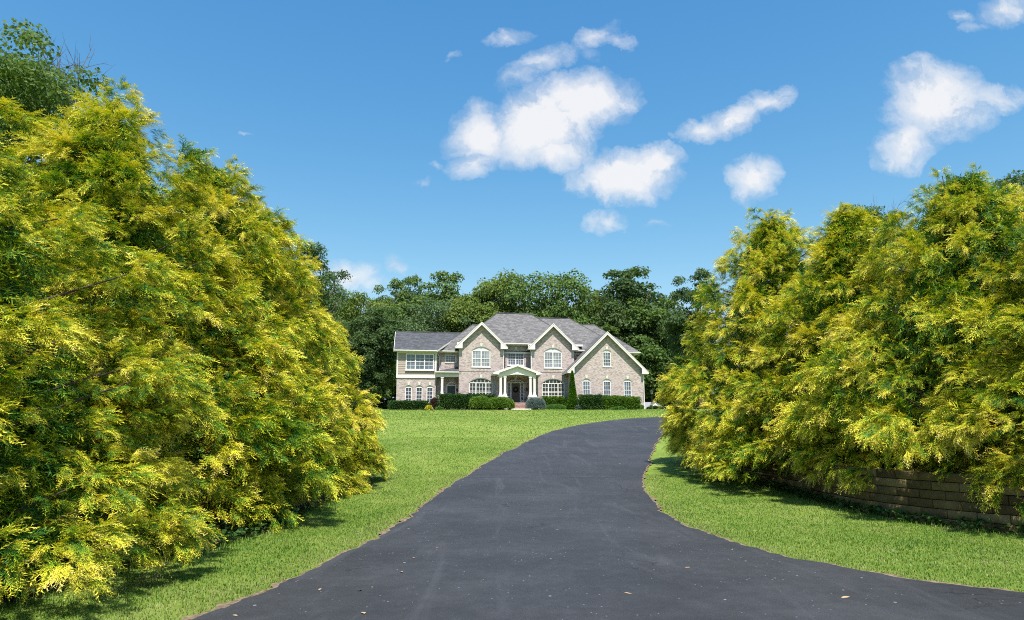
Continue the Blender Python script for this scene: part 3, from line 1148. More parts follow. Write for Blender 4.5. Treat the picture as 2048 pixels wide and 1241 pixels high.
CY = {}
for key, kw in dict(A=dict(seed=101, H=8.1, Rad=3.65, power=.74, leaders=((0.1, 0, 1.05), (-.7, .3, .96))),
                    B=dict(seed=102, H=7.6, Rad=3.4, power=.66, leaders=((0, 0, 1.02), (.55, -.3, 1.0))),
                    C=dict(seed=103, H=7.9, Rad=3.5, power=.74, leaders=((0, 0, 1.0), (-.5, 0, .97), (.4, .3, .98))),
                    D=dict(seed=104, H=6.6, Rad=3.3, power=.60, leaders=((0, 0, 1.0),), space=.60, fr=30, fine=.8, per=11),
                    E=dict(seed=105, H=7.7, Rad=3.55, power=.74, leaders=((0, 0, 1.0), (.5, .2, .97), (-.35, -.2, .97))),
                    F=dict(seed=106, H=7.6, Rad=3.3, power=.95, leaders=((0, 0, 1.0), (.25, -.1, .95))),
                    G=dict(seed=107, H=6.4, Rad=3.7, power=.66, leaders=((.55, 0, 1.0), (-.6, .1, .97)))).items():
    cm, lim = cypress_mesh(**kw)
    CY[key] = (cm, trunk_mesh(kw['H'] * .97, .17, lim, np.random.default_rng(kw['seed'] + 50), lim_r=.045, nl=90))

GL = 'golden thread cypresses flanking the driveway'
cyp = [  # key, x, y, H scale, R scale, rotation, label
    ('D', -7.0, 7.5, .84, 1.0, .3, 'golden cypress nearest the camera at the left edge, its low boughs sweeping to the mulch'),
    ('A', -7.4, 11.7, .935, 1.03, .0, 'tallest golden cypress left of the driveway, topped by a dark green tuft'),
    ('B', -7.1, 15.0, 1.03, 1.04, .9, 'golden cypress with two thin leader shoots, left of the driveway behind the tallest one'),
    ('C', -7.1, 18.4, .98, .92, 2.1, 'rounded golden cypress at the far left end, its foot reaching over the lawn'),
    ('E', 8.0, 20.4, .985, .98, .6, 'golden cypress at the driveway bend, right side, nearest to the house'),
    ('F', 8.55, 16.9, .90, 1.0, 2.6, 'golden cypress with a slim pointed tip, middle of the right row behind the block wall'),
    ('G', 9.65, 13.9, 1.02, .92, .45, 'broad tall golden cypress rising over the block wall, right of the driveway'),
    ('D', 10.9, 11.4, .82, 1.08, 1.2, 'golden cypress cut off by the right edge of the photo'),
]
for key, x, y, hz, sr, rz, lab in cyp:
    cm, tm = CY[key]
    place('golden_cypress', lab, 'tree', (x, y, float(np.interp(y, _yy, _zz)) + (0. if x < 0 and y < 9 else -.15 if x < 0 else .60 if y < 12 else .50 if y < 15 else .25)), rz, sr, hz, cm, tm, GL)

# ------------------------------------------------------------------ broadleaf trees
BL = {}
BL['round'] = broadleaf_mesh(201, 17, 12, .16, 105, 26000, .36)
BL['wide'] = broadleaf_mesh(202, 16, 14, .14, 120, 28000, .36, lobes=6)
BL['tall'] = broadleaf_mesh(203, 19, 10, .15, 100, 24000, .34, lobes=5, top_bumps=9)
BL['thin'] = broadleaf_mesh(204, 17, 6, .2, 80, 10000, .32, lobes=7, top_bumps=8, sparse=.2)
BL['dense'] = broadleaf_mesh(205, 14, 8.5, .02, 120, 26000, .30, lobes=5, top_bumps=4)
BL['near'] = broadleaf_mesh(206, 20, 14, .2, 135, 60000, .22, lobes=8, top_bumps=10, sparse=.4)
BL['near2'] = broadleaf_mesh(207, 16, 10, .25, 90, 26000, .22, lobes=7, top_bumps=9, sparse=.6)
BL['spire'] = spire_mesh(208, 12, 4.5)
TW = [twig_mesh(301, 4.5, .5, 8), twig_mesh(302, 3.5, .9, 9)]
BH = dict(round=17, wide=16, tall=19, thin=17, dense=14, near=20, near2=16, spire=12)


def tree_at(kind, u, vtop, Y, wscale, label, mat, rz=0., group=None, extra=None, name='broadleaf_tree', sink=0.):
    x, y, ztop = at(u, vtop, Y)
    gz = float(ground(x, y)) - sink
    s = (ztop - gz) / BH[kind]
    cm, tm = BL[kind]
    return place(name, label, 'tree', (x, y, gz), rz, s * wscale, s, cm, tm, group, M[mat], extra)


GW = 'broadleaf trees of the wood behind the house'
tree_at('near', 22, 88, 31, 1.0, 'big broadleaf tree with bare twigs at its crown, rising behind the tallest left cypress', 'leafA', 1.1, None, (TW[0], (2.6, -1.0, 16.8)))
tree_at('near2', 612, 500, 52, .95, 'dark green tree top just showing over the right shoulder of the left cypresses', 'leafB', .4)
tree_at('tall', 640, 545, 66, .85, 'green tree between the left cypresses and the small low cloud', 'leafD', 1.9, GW)
tree_at('round', 690, 592, 104, 1.0, 'pale green tree low in the treeline under the small left cloud', 'leafD', 2.3, GW)
tree_at('wide', 735, 600, 100, .9, 'light green tree in the gap between the dark tree and the left cypresses', 'leafC', .7, GW)
tree_at('dense', 752, 618, 87, 1.0, 'dense dark tree leafy to the ground at the left end of the house', 'leafB', .2)
tree_at('dense', 715, 640, 84, .9, 'shadowy tree tucked between the left cypress and the dense dark tree', 'leafB', 2.8)
tree_at('tall', 783, 562, 108, .72, 'slim tree with a small rounded top, leftmost crown above the left wing roof', 'leafA', 1.2, GW)
tree_at('tall', 822, 551, 110, .62, 'slim tree with a narrow raised tip beside the highest crown left of the main roof', 'leafA', 2.9, GW)
tree_at('round', 806, 600, 98, .95, 'mid green tree right behind the left wing roof', 'leafA', 3.4, GW)
tree_at('tall', 885, 551, 106, 1.15, 'highest broad tree above the left wing roof', 'leafA', .5, GW)
tree_at('wide', 868, 610, 96, .9, 'grey green tree directly over the ridge of the left wing', 'leafD', 4.0, GW)
tree_at('round', 935, 585, 99, 1.0, 'yellowish green tree behind the left gable', 'leafC', 5.1, GW)
tree_at('wide', 1005, 568, 112, .9, 'brownish green tree behind the highest ridge of the house', 'leafC', 1.6, GW)
tree_at('round', 965, 574, 110, .9, 'tree between the left gable and the highest ridge', 'leafA', 2.0, GW)
tree_at('wide', 1085, 562, 106, 1.0, 'green tree spreading behind the right part of the main ridge', 'leafA', 2.6, GW)
tree_at('round', 1128, 598, 102, .75, 'lower green tree at the right end of the crowns behind the main roof', 'leafA', .9, GW)
tree_at('tall', 1176, 573, 108, .5, 'thin pale tree standing alone in the sky gap right of the main roof', 'leafC', 4.4, GW)
tree_at('tall', 1252, 535, 112, 1.3, 'big dark tree above the right gable with a bare branch on its right', 'leafB', 3.0, GW, (TW[1], (4.0, -.8, 13.2)))
tree_at('round', 1215, 580, 108, .7, 'bushy shoulder tree left of the big dark tree', 'leafB', 5.5, GW)
tree_at('dense', 1285, 600, 106, 1.2, 'full green maple behind the right corner of the house', 'leafA', .8)
tree_at('dense', 1318, 690, 108, 1.2, 'low dark tree behind the lamp post', 'leafB', 2.2)
tree_at('spire', 1329, 618, 108, .9, 'pointed evergreen spire between the big dark tree and the right cypresses', 'leafD', 0, None, None, 'evergreen_tree')
tree_at('tall', 1388, 543, 80, .85, 'tall open tree at the left flank of the right cypresses', 'leafB', 1.0)
tree_at('dense', 1362, 640, 105, 1.1, 'shaded tree below the tall open tree beside the right cypresses', 'leafA', 3.6)
tree_at('near2', 1735, 425, 46, .85, 'tree with bare twigs showing in the notch between two right cypresses', 'leafA', 2.2, None, (TW[0], (-.6, -.8, 12.5)))
tree_at('near2', 2035, 360, 47, .9, 'green tree behind the right cypresses at the right edge of the photo', 'leafB', .3)

# far woods: one mass closing the gaps low down
def woods():
    gen = np.random.default_rng(61)
    Vs, Fs, Ts, Qs = [], [], [], []
    n = 130000
    nb = 620
    cx = gen.uniform(-120, 120, nb)
    cy = gen.uniform(116, 130, nb)
    cz = 3.9 + gen.uniform(0, 1, nb) ** 1.1 * 11.
    rr = gen.uniform(1.6, 3.6, nb)
    lowx, lowy, lowz, lowr = gen.uniform(-60, 70, 260), gen.uniform(104, 114, 260), 3.9 + gen.uniform(0, 5.5, 260), gen.uniform(1.2, 2.4, 260)
    cx, cy, cz, rr = np.r_[cx, lowx], np.r_[cy, lowy], np.r_[cz, lowz], np.r_[rr, lowr]
    nb = len(cx)
    idx = gen.integers(0, nb, n)
    u = unit(gen, n)
    p = np.stack([cx, cy, cz], 1)[idx] + u * (rr[idx] * gen.random(n) ** .4)[:, None]
    p[:, 2] = np.maximum(p[:, 2], 3.0)
    up = u * .8 + np.array([0, 0, .9]) + gen.normal(size=u.shape) * .5
    d = np.cross(up, gen.normal(size=u.shape))
    V, F, T, Q = scatter(LEAF, p, frames(d, up=up), gen.uniform(.5, .95, n), np.clip(.5 + (gen.normal(size=nb) * .2)[idx] + gen.normal(size=n) * .15, 0, 1), gen)
    props(link('woods', np_mesh('woods', V, F, {'tip': T, 'rnd': Q}, quads=True), M['leafB']), 'far dark wood closing the view behind the trees', 'woods', None, 'stuff')


woods()

# ------------------------------------------------------------------ the house
HOUSE = empty('brick_house', (HO[0], HO[1], HZ), HA)
props(HOUSE, 'large two-storey brick house with white-trimmed gables, grey roofs and a columned portico', 'house')


def clip(poly, a, b, c):
    """keep a*x+b*z<=c"""
    out = []
    for i in range(len(poly)):
        p, q = poly[i], poly[(i + 1) % len(poly)]
        fp, fq = a * p[0] + b * p[1] - c, a * q[0] + b * q[1] - c
        if fp <= 1e-9: out.append(p)
        if fp * fq < -1e-12:
            t = fp / (fp - fq)
            out.append((p[0] + t * (q[0] - p[0]), p[1] + t * (q[1] - p[1])))
    return out


def arc(x0, x1, zs, rise, n=12):
    w = (x1 - x0) / 2
    Rr = (w * w + rise * rise) / (2 * rise)
    cx, cz = (x0 + x1) / 2, zs + rise - Rr
    a = math.asin(min(1, w / Rr))
    return [(cx + Rr * math.sin(t), cz + Rr * math.cos(t)) for t in np.linspace(-a, a, n + 1)]


def wall_front(mb, x0, x1, z0, z1, d, openings=(), gable=None, dep=.14):
    """openings: (xa, xb, za, zb, rise). gable: (cx, apex z, slope)"""
    xs = sorted({x0, x1, *[o[0] for o in openings], *[o[1] for o in openings]})
    zs = sorted({z0, z1, *[o[2] for o in openings], *[o[3] for o in openings]})
    polys = []
    for i in range(len(xs) - 1):
        for j in range(len(zs) - 1):
            xm, zm = (xs[i] + xs[i + 1]) / 2, (zs[j] + zs[j + 1]) / 2
            if any(o[0] < xm < o[1] and o[2] < zm < o[3] for o in openings): continue
            polys.append([(xs[i], zs[j]), (xs[i + 1], zs[j]), (xs[i + 1], zs[j + 1]), (xs[i], zs[j + 1])])
    for xa, xb, za, zb, rise in openings:
        if rise:
            A = arc(xa, xb, zb - rise, rise)
            h = len(A) // 2
            for k in range(h): polys.append([(xa, zb), A[k], A[k + 1]])
            for k in range(h, len(A) - 1): polys.append([(xb, zb), A[k], A[k + 1]])
            ring = [(xa, za), (xb, za)] + A[::-1]
        else:
            ring = [(xa, za), (xb, za), (xb, zb), (xa, zb)]
        for k in range(len(ring)):
            a, b = ring[k], ring[(k + 1) % len(ring)]
            mb.poly([(a[0], d, a[1]), (b[0], d, b[1]), (b[0], d + dep, b[1]), (a[0], d + dep, a[1])])
    for p in polys:
        if gable:
            cx, za, sl = gable
            p = clip(p, sl, 1, za + sl * cx)
            if len(p) >= 3: p = clip(p, -sl, 1, za - sl * cx)
        if len(p) >= 3: mb.poly([(x, d, z) for x, z in p])


def window(name, xa, xb, za, zb, d, rise=0., lights=1, cols=2, rows=4, arch='panel', glass='glass', sill=True, key=True, header=True, fr=.085, mun=.03, split=.5):
    """one framed window set 5 cm back in its opening"""
    f0, f1 = d + .045, d + .12
    g = d + .085
    zs = zb - rise
    mb = MB()
    mb.box(xa, xa + fr, f0, f1, za, zs)
    mb.box(xb - fr, xb, f0, f1, za, zs)
    mb.box(xa + fr, xb - fr, f0, f1, za, za + fr)
    mb.box(xa + fr, xb - fr, f0, f1, zs - fr, zs)
    n = lights
    W = (xb - xa - 2 * fr)
    mw = .11
    lw = (W - (n - 1) * mw) / n
    panes = []
    ws = [lw] * n
    if n == 3 and cols != (2, 2, 2): ws = [lw * .82, lw * 1.36, lw * .82]
    x = xa + fr
    for i in range(n):
        x2 = x + ws[i]
        panes.append((x, x2))
        if i < n - 1: mb.box(x2, x2 + mw, f0 - .002, f1, za + fr, zs - fr)
        c = cols[i] if hasattr(cols, '__len__') else cols
        zm = za + fr + (zs - za - 2 * fr) * split
        if split: mb.box(x, x2, f0 + .008, f1, zm - .03, zm + .03)
        for k in range(1, c):
            xx = x + (x2 - x) * k / c
            mb.box(xx - mun / 2, xx + mun / 2, g - .014, g + .006, za + fr, zs - fr)
        for k in range(1, rows):
            zz = za + fr + (zs - za - 2 * fr) * k / rows
            if split and abs(zz - zm) < .08: continue
            mb.box(x, x2, g - .012, g + .005, zz - mun / 2, zz + mun / 2)
        x = x2 + mw
    if rise:
        A = arc(xa, xb, zs, rise)
        B = arc(xa + fr * .9, xb - fr * .9, zs, max(.05, rise - fr))
        for k in range(len(A) - 1):
            q = [A[k], A[k + 1], B[k + 1], B[k]]
            mb.prism(q, f0, f1)
        if arch == 'glass':
            nn = 6
            for k in range(1, nn):
                xx = xa + (xb - xa) * k / nn
                w = (xb - xa) / 2
                zt = np.interp(xx, [b[0] for b in B], [b[1] for b in B])
                if zt > zs + .06: mb.box(xx - mun / 2, xx + mun / 2, g - .014, g + .006, zs, zt)
    o = mb.build('window', M['white'], HOUSE)
    pb = MB()
    pb.poly([(xa + .02, g, za + .02), (xb - .02, g, za + .02), (xb - .02, g, zs - .01), (xa + .02, g, zs - .01)])
    if rise and arch == 'glass':
        B = arc(xa + .02, xb - .02, zs - .01, rise)
        pb.poly([(x_, g, z_) for x_, z_ in B])
    pb.build('pane', M[glass], o)
    if rise and arch == 'panel':
        B = arc(xa + .03, xb - .03, zs, rise - .02)
        p2 = MB()
        p2.prism(B, g - .01, g + .03)
        p2.build('arch_panel', M['panel'], o)
    if sill:
        s = MB()
        s.box(xa - .05, xb + .05, d - .06, d + .05, za - .085, za - .003)
        s.build('sill', M['white' if sill is True else sill], o)
    if header:
        s = MB()
        if rise:
            A = arc(xa, xb, zs, rise)
            B = arc(xa - .17, xb + .17, zs, rise + .22)
            for k in range(len(A) - 1): s.prism([A[k], A[k + 1], B[k + 1], B[k]], d - .012, d + .02)
        else:
            s.box(xa - .1, xb + .1, d - .012, d + .02, zb + .005, zb + .22)
        s.build('brick_header', M['soldier'], o)
    if key:
        s = MB()
        cx = (xa + xb) / 2
        s.prism([(cx - .09, zb + .01), (cx + .09, zb + .01), (cx + .15, zb + .34), (cx - .15, zb + .34)], d - .045, d + .02)
        s.build('keystone', M['stone'], o)
    return o


def gable_roof(cx, hw, zt, za, df, db, t=.16, mats=('shingle', 'trim'), name='roof'):
    mb = MB()
    sl = (za - zt) / hw
    P = [(cx - hw, zt), (cx, za), (cx + hw, zt)]
    Q = [(x, z - t) for x, z in P]
    for s in (0, 1):
        a, b, c, d_ = P[s], P[s + 1], Q[s + 1], Q[s]
        mb.poly([(a[0], df, a[1]), (b[0], df, b[1]), (b[0], db, b[1]), (a[0], db, a[1])], 0)
        mb.poly([(d_[0], df, d_[1]), (c[0], df, c[1]), (c[0], db, c[1]), (d_[0], db, d_[1])], 1)
        mb.poly([(a[0], df, a[1]), (b[0], df, b[1]), (c[0], df, c[1]), (d_[0], df, d_[1])], 1)
    for s in (0, 2):
        mb.poly([(P[s][0], df, P[s][1]), (P[s][0], db, P[s][1]), (Q[s][0], db, Q[s][1]), (Q[s][0], df, Q[s][1])], 1)
    return mb.build(name, [M[m] for m in mats], HOUSE)


def rake(cx, hw, zt, za, df, hgt=.31, ret=.74, dep=.42, name='gable_trim'):
    """barge boards with boxed eave returns"""
    mb = MB()
    sl = (za - zt) / hw
    e = .035
    L = [(cx - hw - .03, zt + e - .03 * sl), (cx, za + e), (cx, za + e - hgt), (cx - hw - .03, zt + e - hgt - .03 * sl)]
    for sgn in (-1, 1):
        x0 = cx + sgn * (hw + .03)
        z0 = zt + e - .03 * sl
        q = [(x0, z0), (cx, za + e), (cx, za + e - hgt), (cx + sgn * (hw - ret), zt + sl * ret + e - hgt)]
        q += [(cx + sgn * (hw - ret), zt - .16), (x0, zt - .16)]
        mb.prism(q, df - .045, df - .003)
        # thin crown strip, proud of the board
        s2 = [(x0 + sgn * .02, z0 + .01), (cx, za + e + .03), (cx, za + e - .06), (x0 + sgn * .02, z0 - .08)]
        mb.prism(s2, df - .075, df - .047)
        # box of the return going back to the wall
        xa, xb = sorted((cx + sgn * (hw - ret + .004), cx + sgn * hw))
        mb.box(xa, xb, df, df + dep, zt - .158, zt - .10)
    return mb.build(name, M['trim'], HOUSE)


def hip_roof(x0, x1, d0, d1, ze, pitch, hipl=True, hipr=True, t=.2, mat='shingle', name='roof'):
    mb = MB()
    dm = (d0 + d1) / 2
    run = (d1 - d0) / 2
    zr = ze + run * pitch
    a = (x0, d0, ze); b = (x1, d0, ze); c = (x1, d1, ze); d_ = (x0, d1, ze)
    r0 = (x0 + run if hipl else x0, dm, zr)
    r1 = (x1 - run if hipr else x1, dm, zr)
    mb.poly([a, b, r1, r0], 0)
    mb.poly([c, d_, r0, r1], 0)
    mb.poly([d_, a, r0], 0 if hipl else 1)
    mb.poly([b, c, r1], 0 if hipr else 1)
    lo = [(p[0], p[1], ze - t) for p in (a, b, c, d_)]
    up = [a, b, c, d_]
    for k in range(4): mb.poly([up[k], up[(k + 1) % 4], lo[(k + 1) % 4], lo[k]], 1)
    mb.poly(lo[::-1], 1)
    o = mb.build(name, [M[mat], M['trim']], HOUSE)
    cap = MB()
    cap.tube([(r0[0], r0[1], r0[2] + .01), (r1[0], r1[1], r1[2] + .01)], .09, 6)
    if hipl: cap.tube([r0, (a[0] + .1, a[1] + .1, a[2] + .02)], .06, 5)
    if hipr: cap.tube([r1, (b[0] - .1, b[1] + .1, b[2] + .02)], .06, 5)
    cap.build('ridge_cap', M['shingle2'], o)
    return o


def gutter(x0, x1, d, z, name='gutter'):
    mb = MB()
    prof = [(0, 0), (-.10, .0), (-.13, .05), (-.13, .13), (0, .13)]
    n = len(prof)
    i = len(mb.v)
    for x in (x0, x1): mb.v += [(x, d + p[0], z + p[1]) for p in prof]
    mb.f += [tuple(range(n)), tuple(range(2 * n - 1, n - 1, -1))] + [(k, (k + 1) % n, n + (k + 1) % n, n + k) for k in range(n)]
    mb.m += [0] * (n + 2)
    return mb.build(name, M['white'], HOUSE)


def downspout(pts, mat='white'):
    mb = MB()
    mb.tube(pts, .05, 6)
    return mb.build('downspout', M[mat], HOUSE)


# --- left wing: brick below, siding above
lw0, lw1, lwd = -13.1, -8.98, .3
lowW = [(c - .35, c + .35, .55, 2.42, .2) for c in (-11.83, -10.71, -9.58)]
mb = MB()
wall_front(mb, lw0, lw1, -.8, 3.18, lwd, lowW)
mb.poly([(lw0, lwd, -.8), (lw0, 9.5, -.8), (lw0, 9.5, 3.18), (lw0, lwd, 3.18)])
mb.poly([(lw1, lwd, -.8), (lw1, 1.9, -.8), (lw1, 1.9, 3.18), (lw1, lwd, 3.18)])
mb.poly([(lw0, 9.5, -.8), (13, 9.5, -.8), (13, 9.5, 6.2), (lw0, 9.5, 6.2)])
mb.build('brick_wall', M['brick'], HOUSE)
for o in lowW: window('window', *o[:4], lwd, o[4], 1, 2, 4, 'panel', 'glass')
up = (-12.2, -9.2, 4.02, 5.78, 0)
mb = MB()
# clapboards: each course leans out at its lower edge
zc = 3.45
while zc < 5.94:
    z2 = min(zc + .19, 5.95)
    for xa, xb in ((lw0, lw1),) if not (zc + .1 > up[2] - .02 and zc + .1 < up[3] + .02) else ((lw0, up[0]), (up[1], lw1)):
        mb.poly([(xa, lwd - .03, zc), (xb, lwd - .03, zc), (xb, lwd + .0, z2), (xa, lwd, z2)])
        mb.poly([(xa, lwd, zc), (xb, lwd, zc), (xb, lwd - .03, zc), (xa, lwd - .03, zc)])
    zc += .19
mb.poly([(up[0], lwd, up[2] - .25), (up[1], lwd, up[2] - .25), (up[1], lwd + .14, up[2]), (up[0], lwd + .14, up[2])])
mb.poly([(lw1, lwd, 3.45), (lw1, 1.9, 3.45), (lw1, 1.9, 5.95), (lw1, lwd, 5.95)])
mb.poly([(lw0, lwd, 3.45), (lw0, 9.5, 3.45), (lw0, 9.5, 5.95), (lw0, 5.0, 8.6), (lw0, lwd, 5.95)])
mb.build('siding_wall', M['siding'], HOUSE)
tb = MB()
tb.box(lw0 - .06, lw1 + .05, lwd - .09, lwd + .02, 3.18, 3.46)
tb.box(lw0 - .05, lw0 + .10, lwd - .06, lwd + .05, 3.46, 5.9)
tb.box(lw1 - .10, lw1 + .04, lwd - .06, lwd + .05, 3.46, 5.9)
tb.box(lw0 - .05, lw1 + .04, lwd - .058, lwd + .02, 5.80, 5.95)
tb.build('band_board', M['white'], HOUSE)
window('window', up[0], up[1], up[2], up[3], lwd - .12, 0, 3, (2, 2, 2), 4, 'panel', 'glassblue', True, False, False, fr=.11)
mb = MB()
za, zr, dm = 6.12, 8.70, 4.72
fa, fb, r0, r1, ba, bb = (-13.45, -.15, za), (-8.93, -.15, za), (-13.45, dm, zr), (-5.9, dm, zr), (-13.45, 9.6, za), (-5.9, 9.6, za)
mb.poly([fa, fb, r1, r0], 0)
mb.poly([r0, r1, bb, ba], 0)
lo = lambda p: (p[0], p[1], p[2] - .2)
mb.poly([fa, fb, lo(fb), lo(fa)], 1)
mb.poly([fa, r0, lo(r0), lo(fa)], 1)
mb.poly([r0, ba, lo(ba), lo(r0)], 1)
mb.poly([lo(fa), lo(fb), lo(r1), lo(r0)], 1)
mb.poly([fb, r1, lo(r1), lo(fb)], 1)
lwr = mb.build('roof', [M['shingle2'], M['trim']], HOUSE)
cap = MB()
cap.tube([(-13.45, dm, zr + .01), (-5.9, dm, zr + .01)], .08, 6)
cap.build('ridge_cap', M['shingle2'], lwr)
gutter(-13.45, -8.93, -.152, 5.98)
rk = MB()
rk.prism([(-.15, 6.12 + .03), (4.72, 8.70 + .03), (4.72, 8.70 - .22), (-.15, 6.12 - .2)], -13.49, -13.452)
# the outline above is (depth, z): swap to the gable end
rk.v = [(y, x, z) for x, y, z in rk.v]
rk.build('gable_trim', M['white'], HOUSE)

# --- main block walls
# section over the left porch
mb = MB()
pw = (-7.95, -6.75, 5.0, 5.85, 0)
pd = (-7.78, -6.72, .55, 2.88, .3)
wall_front(mb, -9.0, -6.5, -.8, 6.1, 1.5, [pw, pd])
mb.build('brick_wall', M['brick'], HOUSE)
window('window', *pw[:4], 1.5, 0, 1, 4, 3, 'panel', 'glassblue', True, False, False, split=0)
hip_roof(-8.95, 9.0, 1.05, 9.55, 6.24, .83, True, True)
gutter(-8.98, -6.60, 1.048, 6.1)

# bays
for cx, lab in ((-4.17, 'l'), (3.73, 'r')):
    x0, x1 = cx - 2.37, cx + 2.37
    upw = (cx - 1.0, cx + 1.0, 4.42, 6.62, .42)
    low = (cx - 1.25, cx + 1.25, .95, 3.24, .48)
    mb = MB()
    wall_front(mb, x0, x1, -.8, 9.1, 0, [upw, low], gable=(cx, 9.0, .97))
    for x in (x0, x1): mb.poly([(x, 0, -.8), (x, 3.0, -.8), (x, 3.0, 6.62), (x, 0, 6.62)])
    mb.build('brick_wall', M['brick'], HOUSE)
    bt = MB()
    bt.box(x0 - .02, x1 + .02, -.03, .02, 3.93, 4.12)
    bt.build('belt_course', M['soldier'], HOUSE)
    window('window', *upw[:4], 0, upw[4], 2, (3, 3), 4, 'panel', 'glasscurtain')
    window('window', *low[:4], 0, low[4], 3, (2, 3, 2), 4, 'glass', 'glassgreen', split=.42, mun=.04)
    gable_roof(cx, 2.80, 6.52, 9.22, -.42, 5.4)
    rake(cx, 2.80, 6.52, 9.22, -.42)
    for s in (-1, 1):
        a, b = sorted((cx + s * 2.16, cx + s * 2.372))
        fz = MB()
        fz.box(a, b, -.035, .02, 5.75, 6.36)
        fz.build('frieze_block', M['greytrim'], HOUSE)
# centre recess
mb = MB()
cw = (-1.12, .70, 4.75, 6.5, .36)
dr_ = (-1.17, .74, .62, 3.2, .28)
wall_front(mb, -1.82, 1.38, -.3, 7.0, 1.2, [cw, dr_], dep=.2)
mb.build('brick_wall', M['brick'], HOUSE)
window('window', *cw[:4], 1.2, cw[4], 2, (3, 3), 4, 'panel', 'glassblue')
hip_roof(-6.75, 7.26, .55, 10.55, 7.12, .83)
gutter(-1.60, 1.12, .548, 6.99)
# right part of the main block
mb = MB()
wall_front(mb, 6.08, 11.9, 0, 6.4, 1.1, [])
mb.poly([(11.9, 1.1, 0), (11.9, 9.5, 0), (11.9, 9.5, 6.4), (11.9, 1.1, 6.4)])
mb.build('brick_wall', M['brick'], HOUSE)
hip_roof(2.0, 12.5, .6, 11.3, 6.5, .82, False, True)
gutter(6.5, 8.2, .598, 6.37)
mb = MB()
wall_front(mb, 11.0, 14.2, -.5, 6.5, 3.5, [])
mb.poly([(14.2, 3.5, -.5), (14.2, 11, -.5), (14.2, 11, 6.5), (14.2, 3.5, 6.5)])
mb.build('brick_wall', M['brick'], HOUSE)
hip_roof(4.8, 14.75, 3.0, 11.5, 6.68, .88, True, True)
gutter(11.6, 14.75, 2.998, 6.54)

# right front gable wing
gx0, gx1, gcx, gd = 5.36, 13.02, 9.1, -2.5
rw = [(c - .43, c + .43, .95, 3.12, .24) for c in (6.80, 9.04, 11.31)] + [(9.1 - .46, 9.1 + .46, 4.42, 6.24, .24)]
mb = MB()
wall_front(mb, gx0, gx1, -.9, 8.0, gd, rw, gable=(gcx, 7.9, .972))
mb.poly([(gx0, gd, -.9), (gx0, 1.2, -.9), (gx0, 1.2, 4.1), (gx0, gd, 4.1)])
mb.poly([(gx1, gd, -.9), (gx1, 5, -.9), (gx1, 5, 4.1), (gx1, gd, 4.1)])
mb.build('brick_wall', M['brick'], HOUSE)
for o in rw: window('window', *o[:4], gd, o[4], 1, 3, 4, 'panel', 'glassblue', mun=.028)
gable_roof(gcx, 4.42, 3.80, 8.08, gd - .42, 6.5)
rake(gcx, 4.42, 3.80, 8.08, gd - .42, ret=.72)
for s in (-1, 1):
    a, b = sorted((gcx + s * 3.62, gcx + s * 3.83))
    fz = MB()
    fz.box(a + .09, b + .09, gd - .035, gd + .02, 3.05, 3.62)
    fz.build('frieze_block', M['greytrim'], HOUSE)
downspout([(13.1, gd - .1, 3.55), (13.08, gd - .06, 3.3), (13.08, gd - .06, -.5)])

# downspouts on the front
downspout([(-8.9, .95, 6.1), (-8.72, 1.3, 5.75), (-8.58, 1.43, 5.6), (-8.58, 1.43, 3.9)])
downspout([(-1.5, .45, 6.95), (-1.7, -.02, 6.3), (-1.74, -.06, 6.1), (-1.74, -.06, 3.7)])
downspout([(1.05, .45, 6.95), (1.25, -.02, 6.3), (1.30, -.06, 6.1), (1.30, -.06, 3.7)])
downspout([(-2.95, -1.85, 3.35), (-2.75, -.4, 3.1), (-2.66, -.06, 2.9), (-2.66, -.06, .0)], 'greytrim')
downspout([(1.85, -1.85, 3.35), (1.72, -.4, 3.1), (1.62, -.06, 2.9), (1.62, -.06, .0)], 'greytrim')

# --- left porch
mb = MB()
A, B, C_, D_ = (-9.1, -.3, 3.86), (-6.55, -.3, 3.86), (-6.55, 1.5, 4.52), (-8.9, 1.5, 3.98)
mb.poly([A, B, C_, D_], 0)
E_ = [(p[0], p[1], 3.68) for p in (A, B, C_, D_)]
mb.poly([A, B, E_[1], E_[0]], 1)
mb.poly([B, C_, E_[2], E_[1]], 1)
mb.poly([D_, A, E_[0], E_[3]], 1)
mb.poly(E_[::-1], 1)
mb.build('porch_roof', [M['shingle2'], M['trim']], HOUSE)
gutter(-9.08, -6.56, -.302, 3.72)
mb = MB()
mb.box(-8.95, -6.56, -.08, .16, 3.30, 3.677)
mb.build('porch_beam', M['trim'], HOUSE)
mb = MB()
mb.box(-8.95, -6.56, -.2, 1.5, -.6, .5)
mb.box(-8.95, -6.56, -.16, .14, .5, 1.24)
mb.build('porch_base', M['brick'], HOUSE)
mb = MB()
mb.box(-8.97, -6.56, -.19, .17, 1.243, 1.34)
mb.build('porch_ledge', M['trim'], HOUSE)


def column(cx, cy, z0, z1, w0=.33, w1=.24):
    mb = MB()
    h = z1 - z0

    def sq(a, z): return [(cx - a, cy - a, z), (cx + a, cy - a, z), (cx + a, cy + a, z), (cx - a, cy + a, z)]
    rings = [(w0 * .62, 0), (w0 * .62, .10), (w0 * .5, .16), (w0 * .42, .30), (w0 * .37, .5), (w1 * .5, h - .2), (w1 * .5, h - .16), (w1 * .66, h - .12), (w1 * .66, h)]
    for a, z in rings: mb.v += sq(a, z0 + z)
    for j in range(len(rings) - 1):
        for k in range(4):
            p, q = j * 4 + k, j * 4 + (k + 1) % 4
            mb.f.append((p, q, q + 4, p + 4)); mb.m.append(0)
    mb.f += [(3, 2, 1, 0), tuple(len(mb.v) - 4 + k for k in range(4))]
    mb.m += [0, 0]
    return mb.build('column', M['trim'], HOUSE)


column(-8.32, .0, 1.343, 3.30)


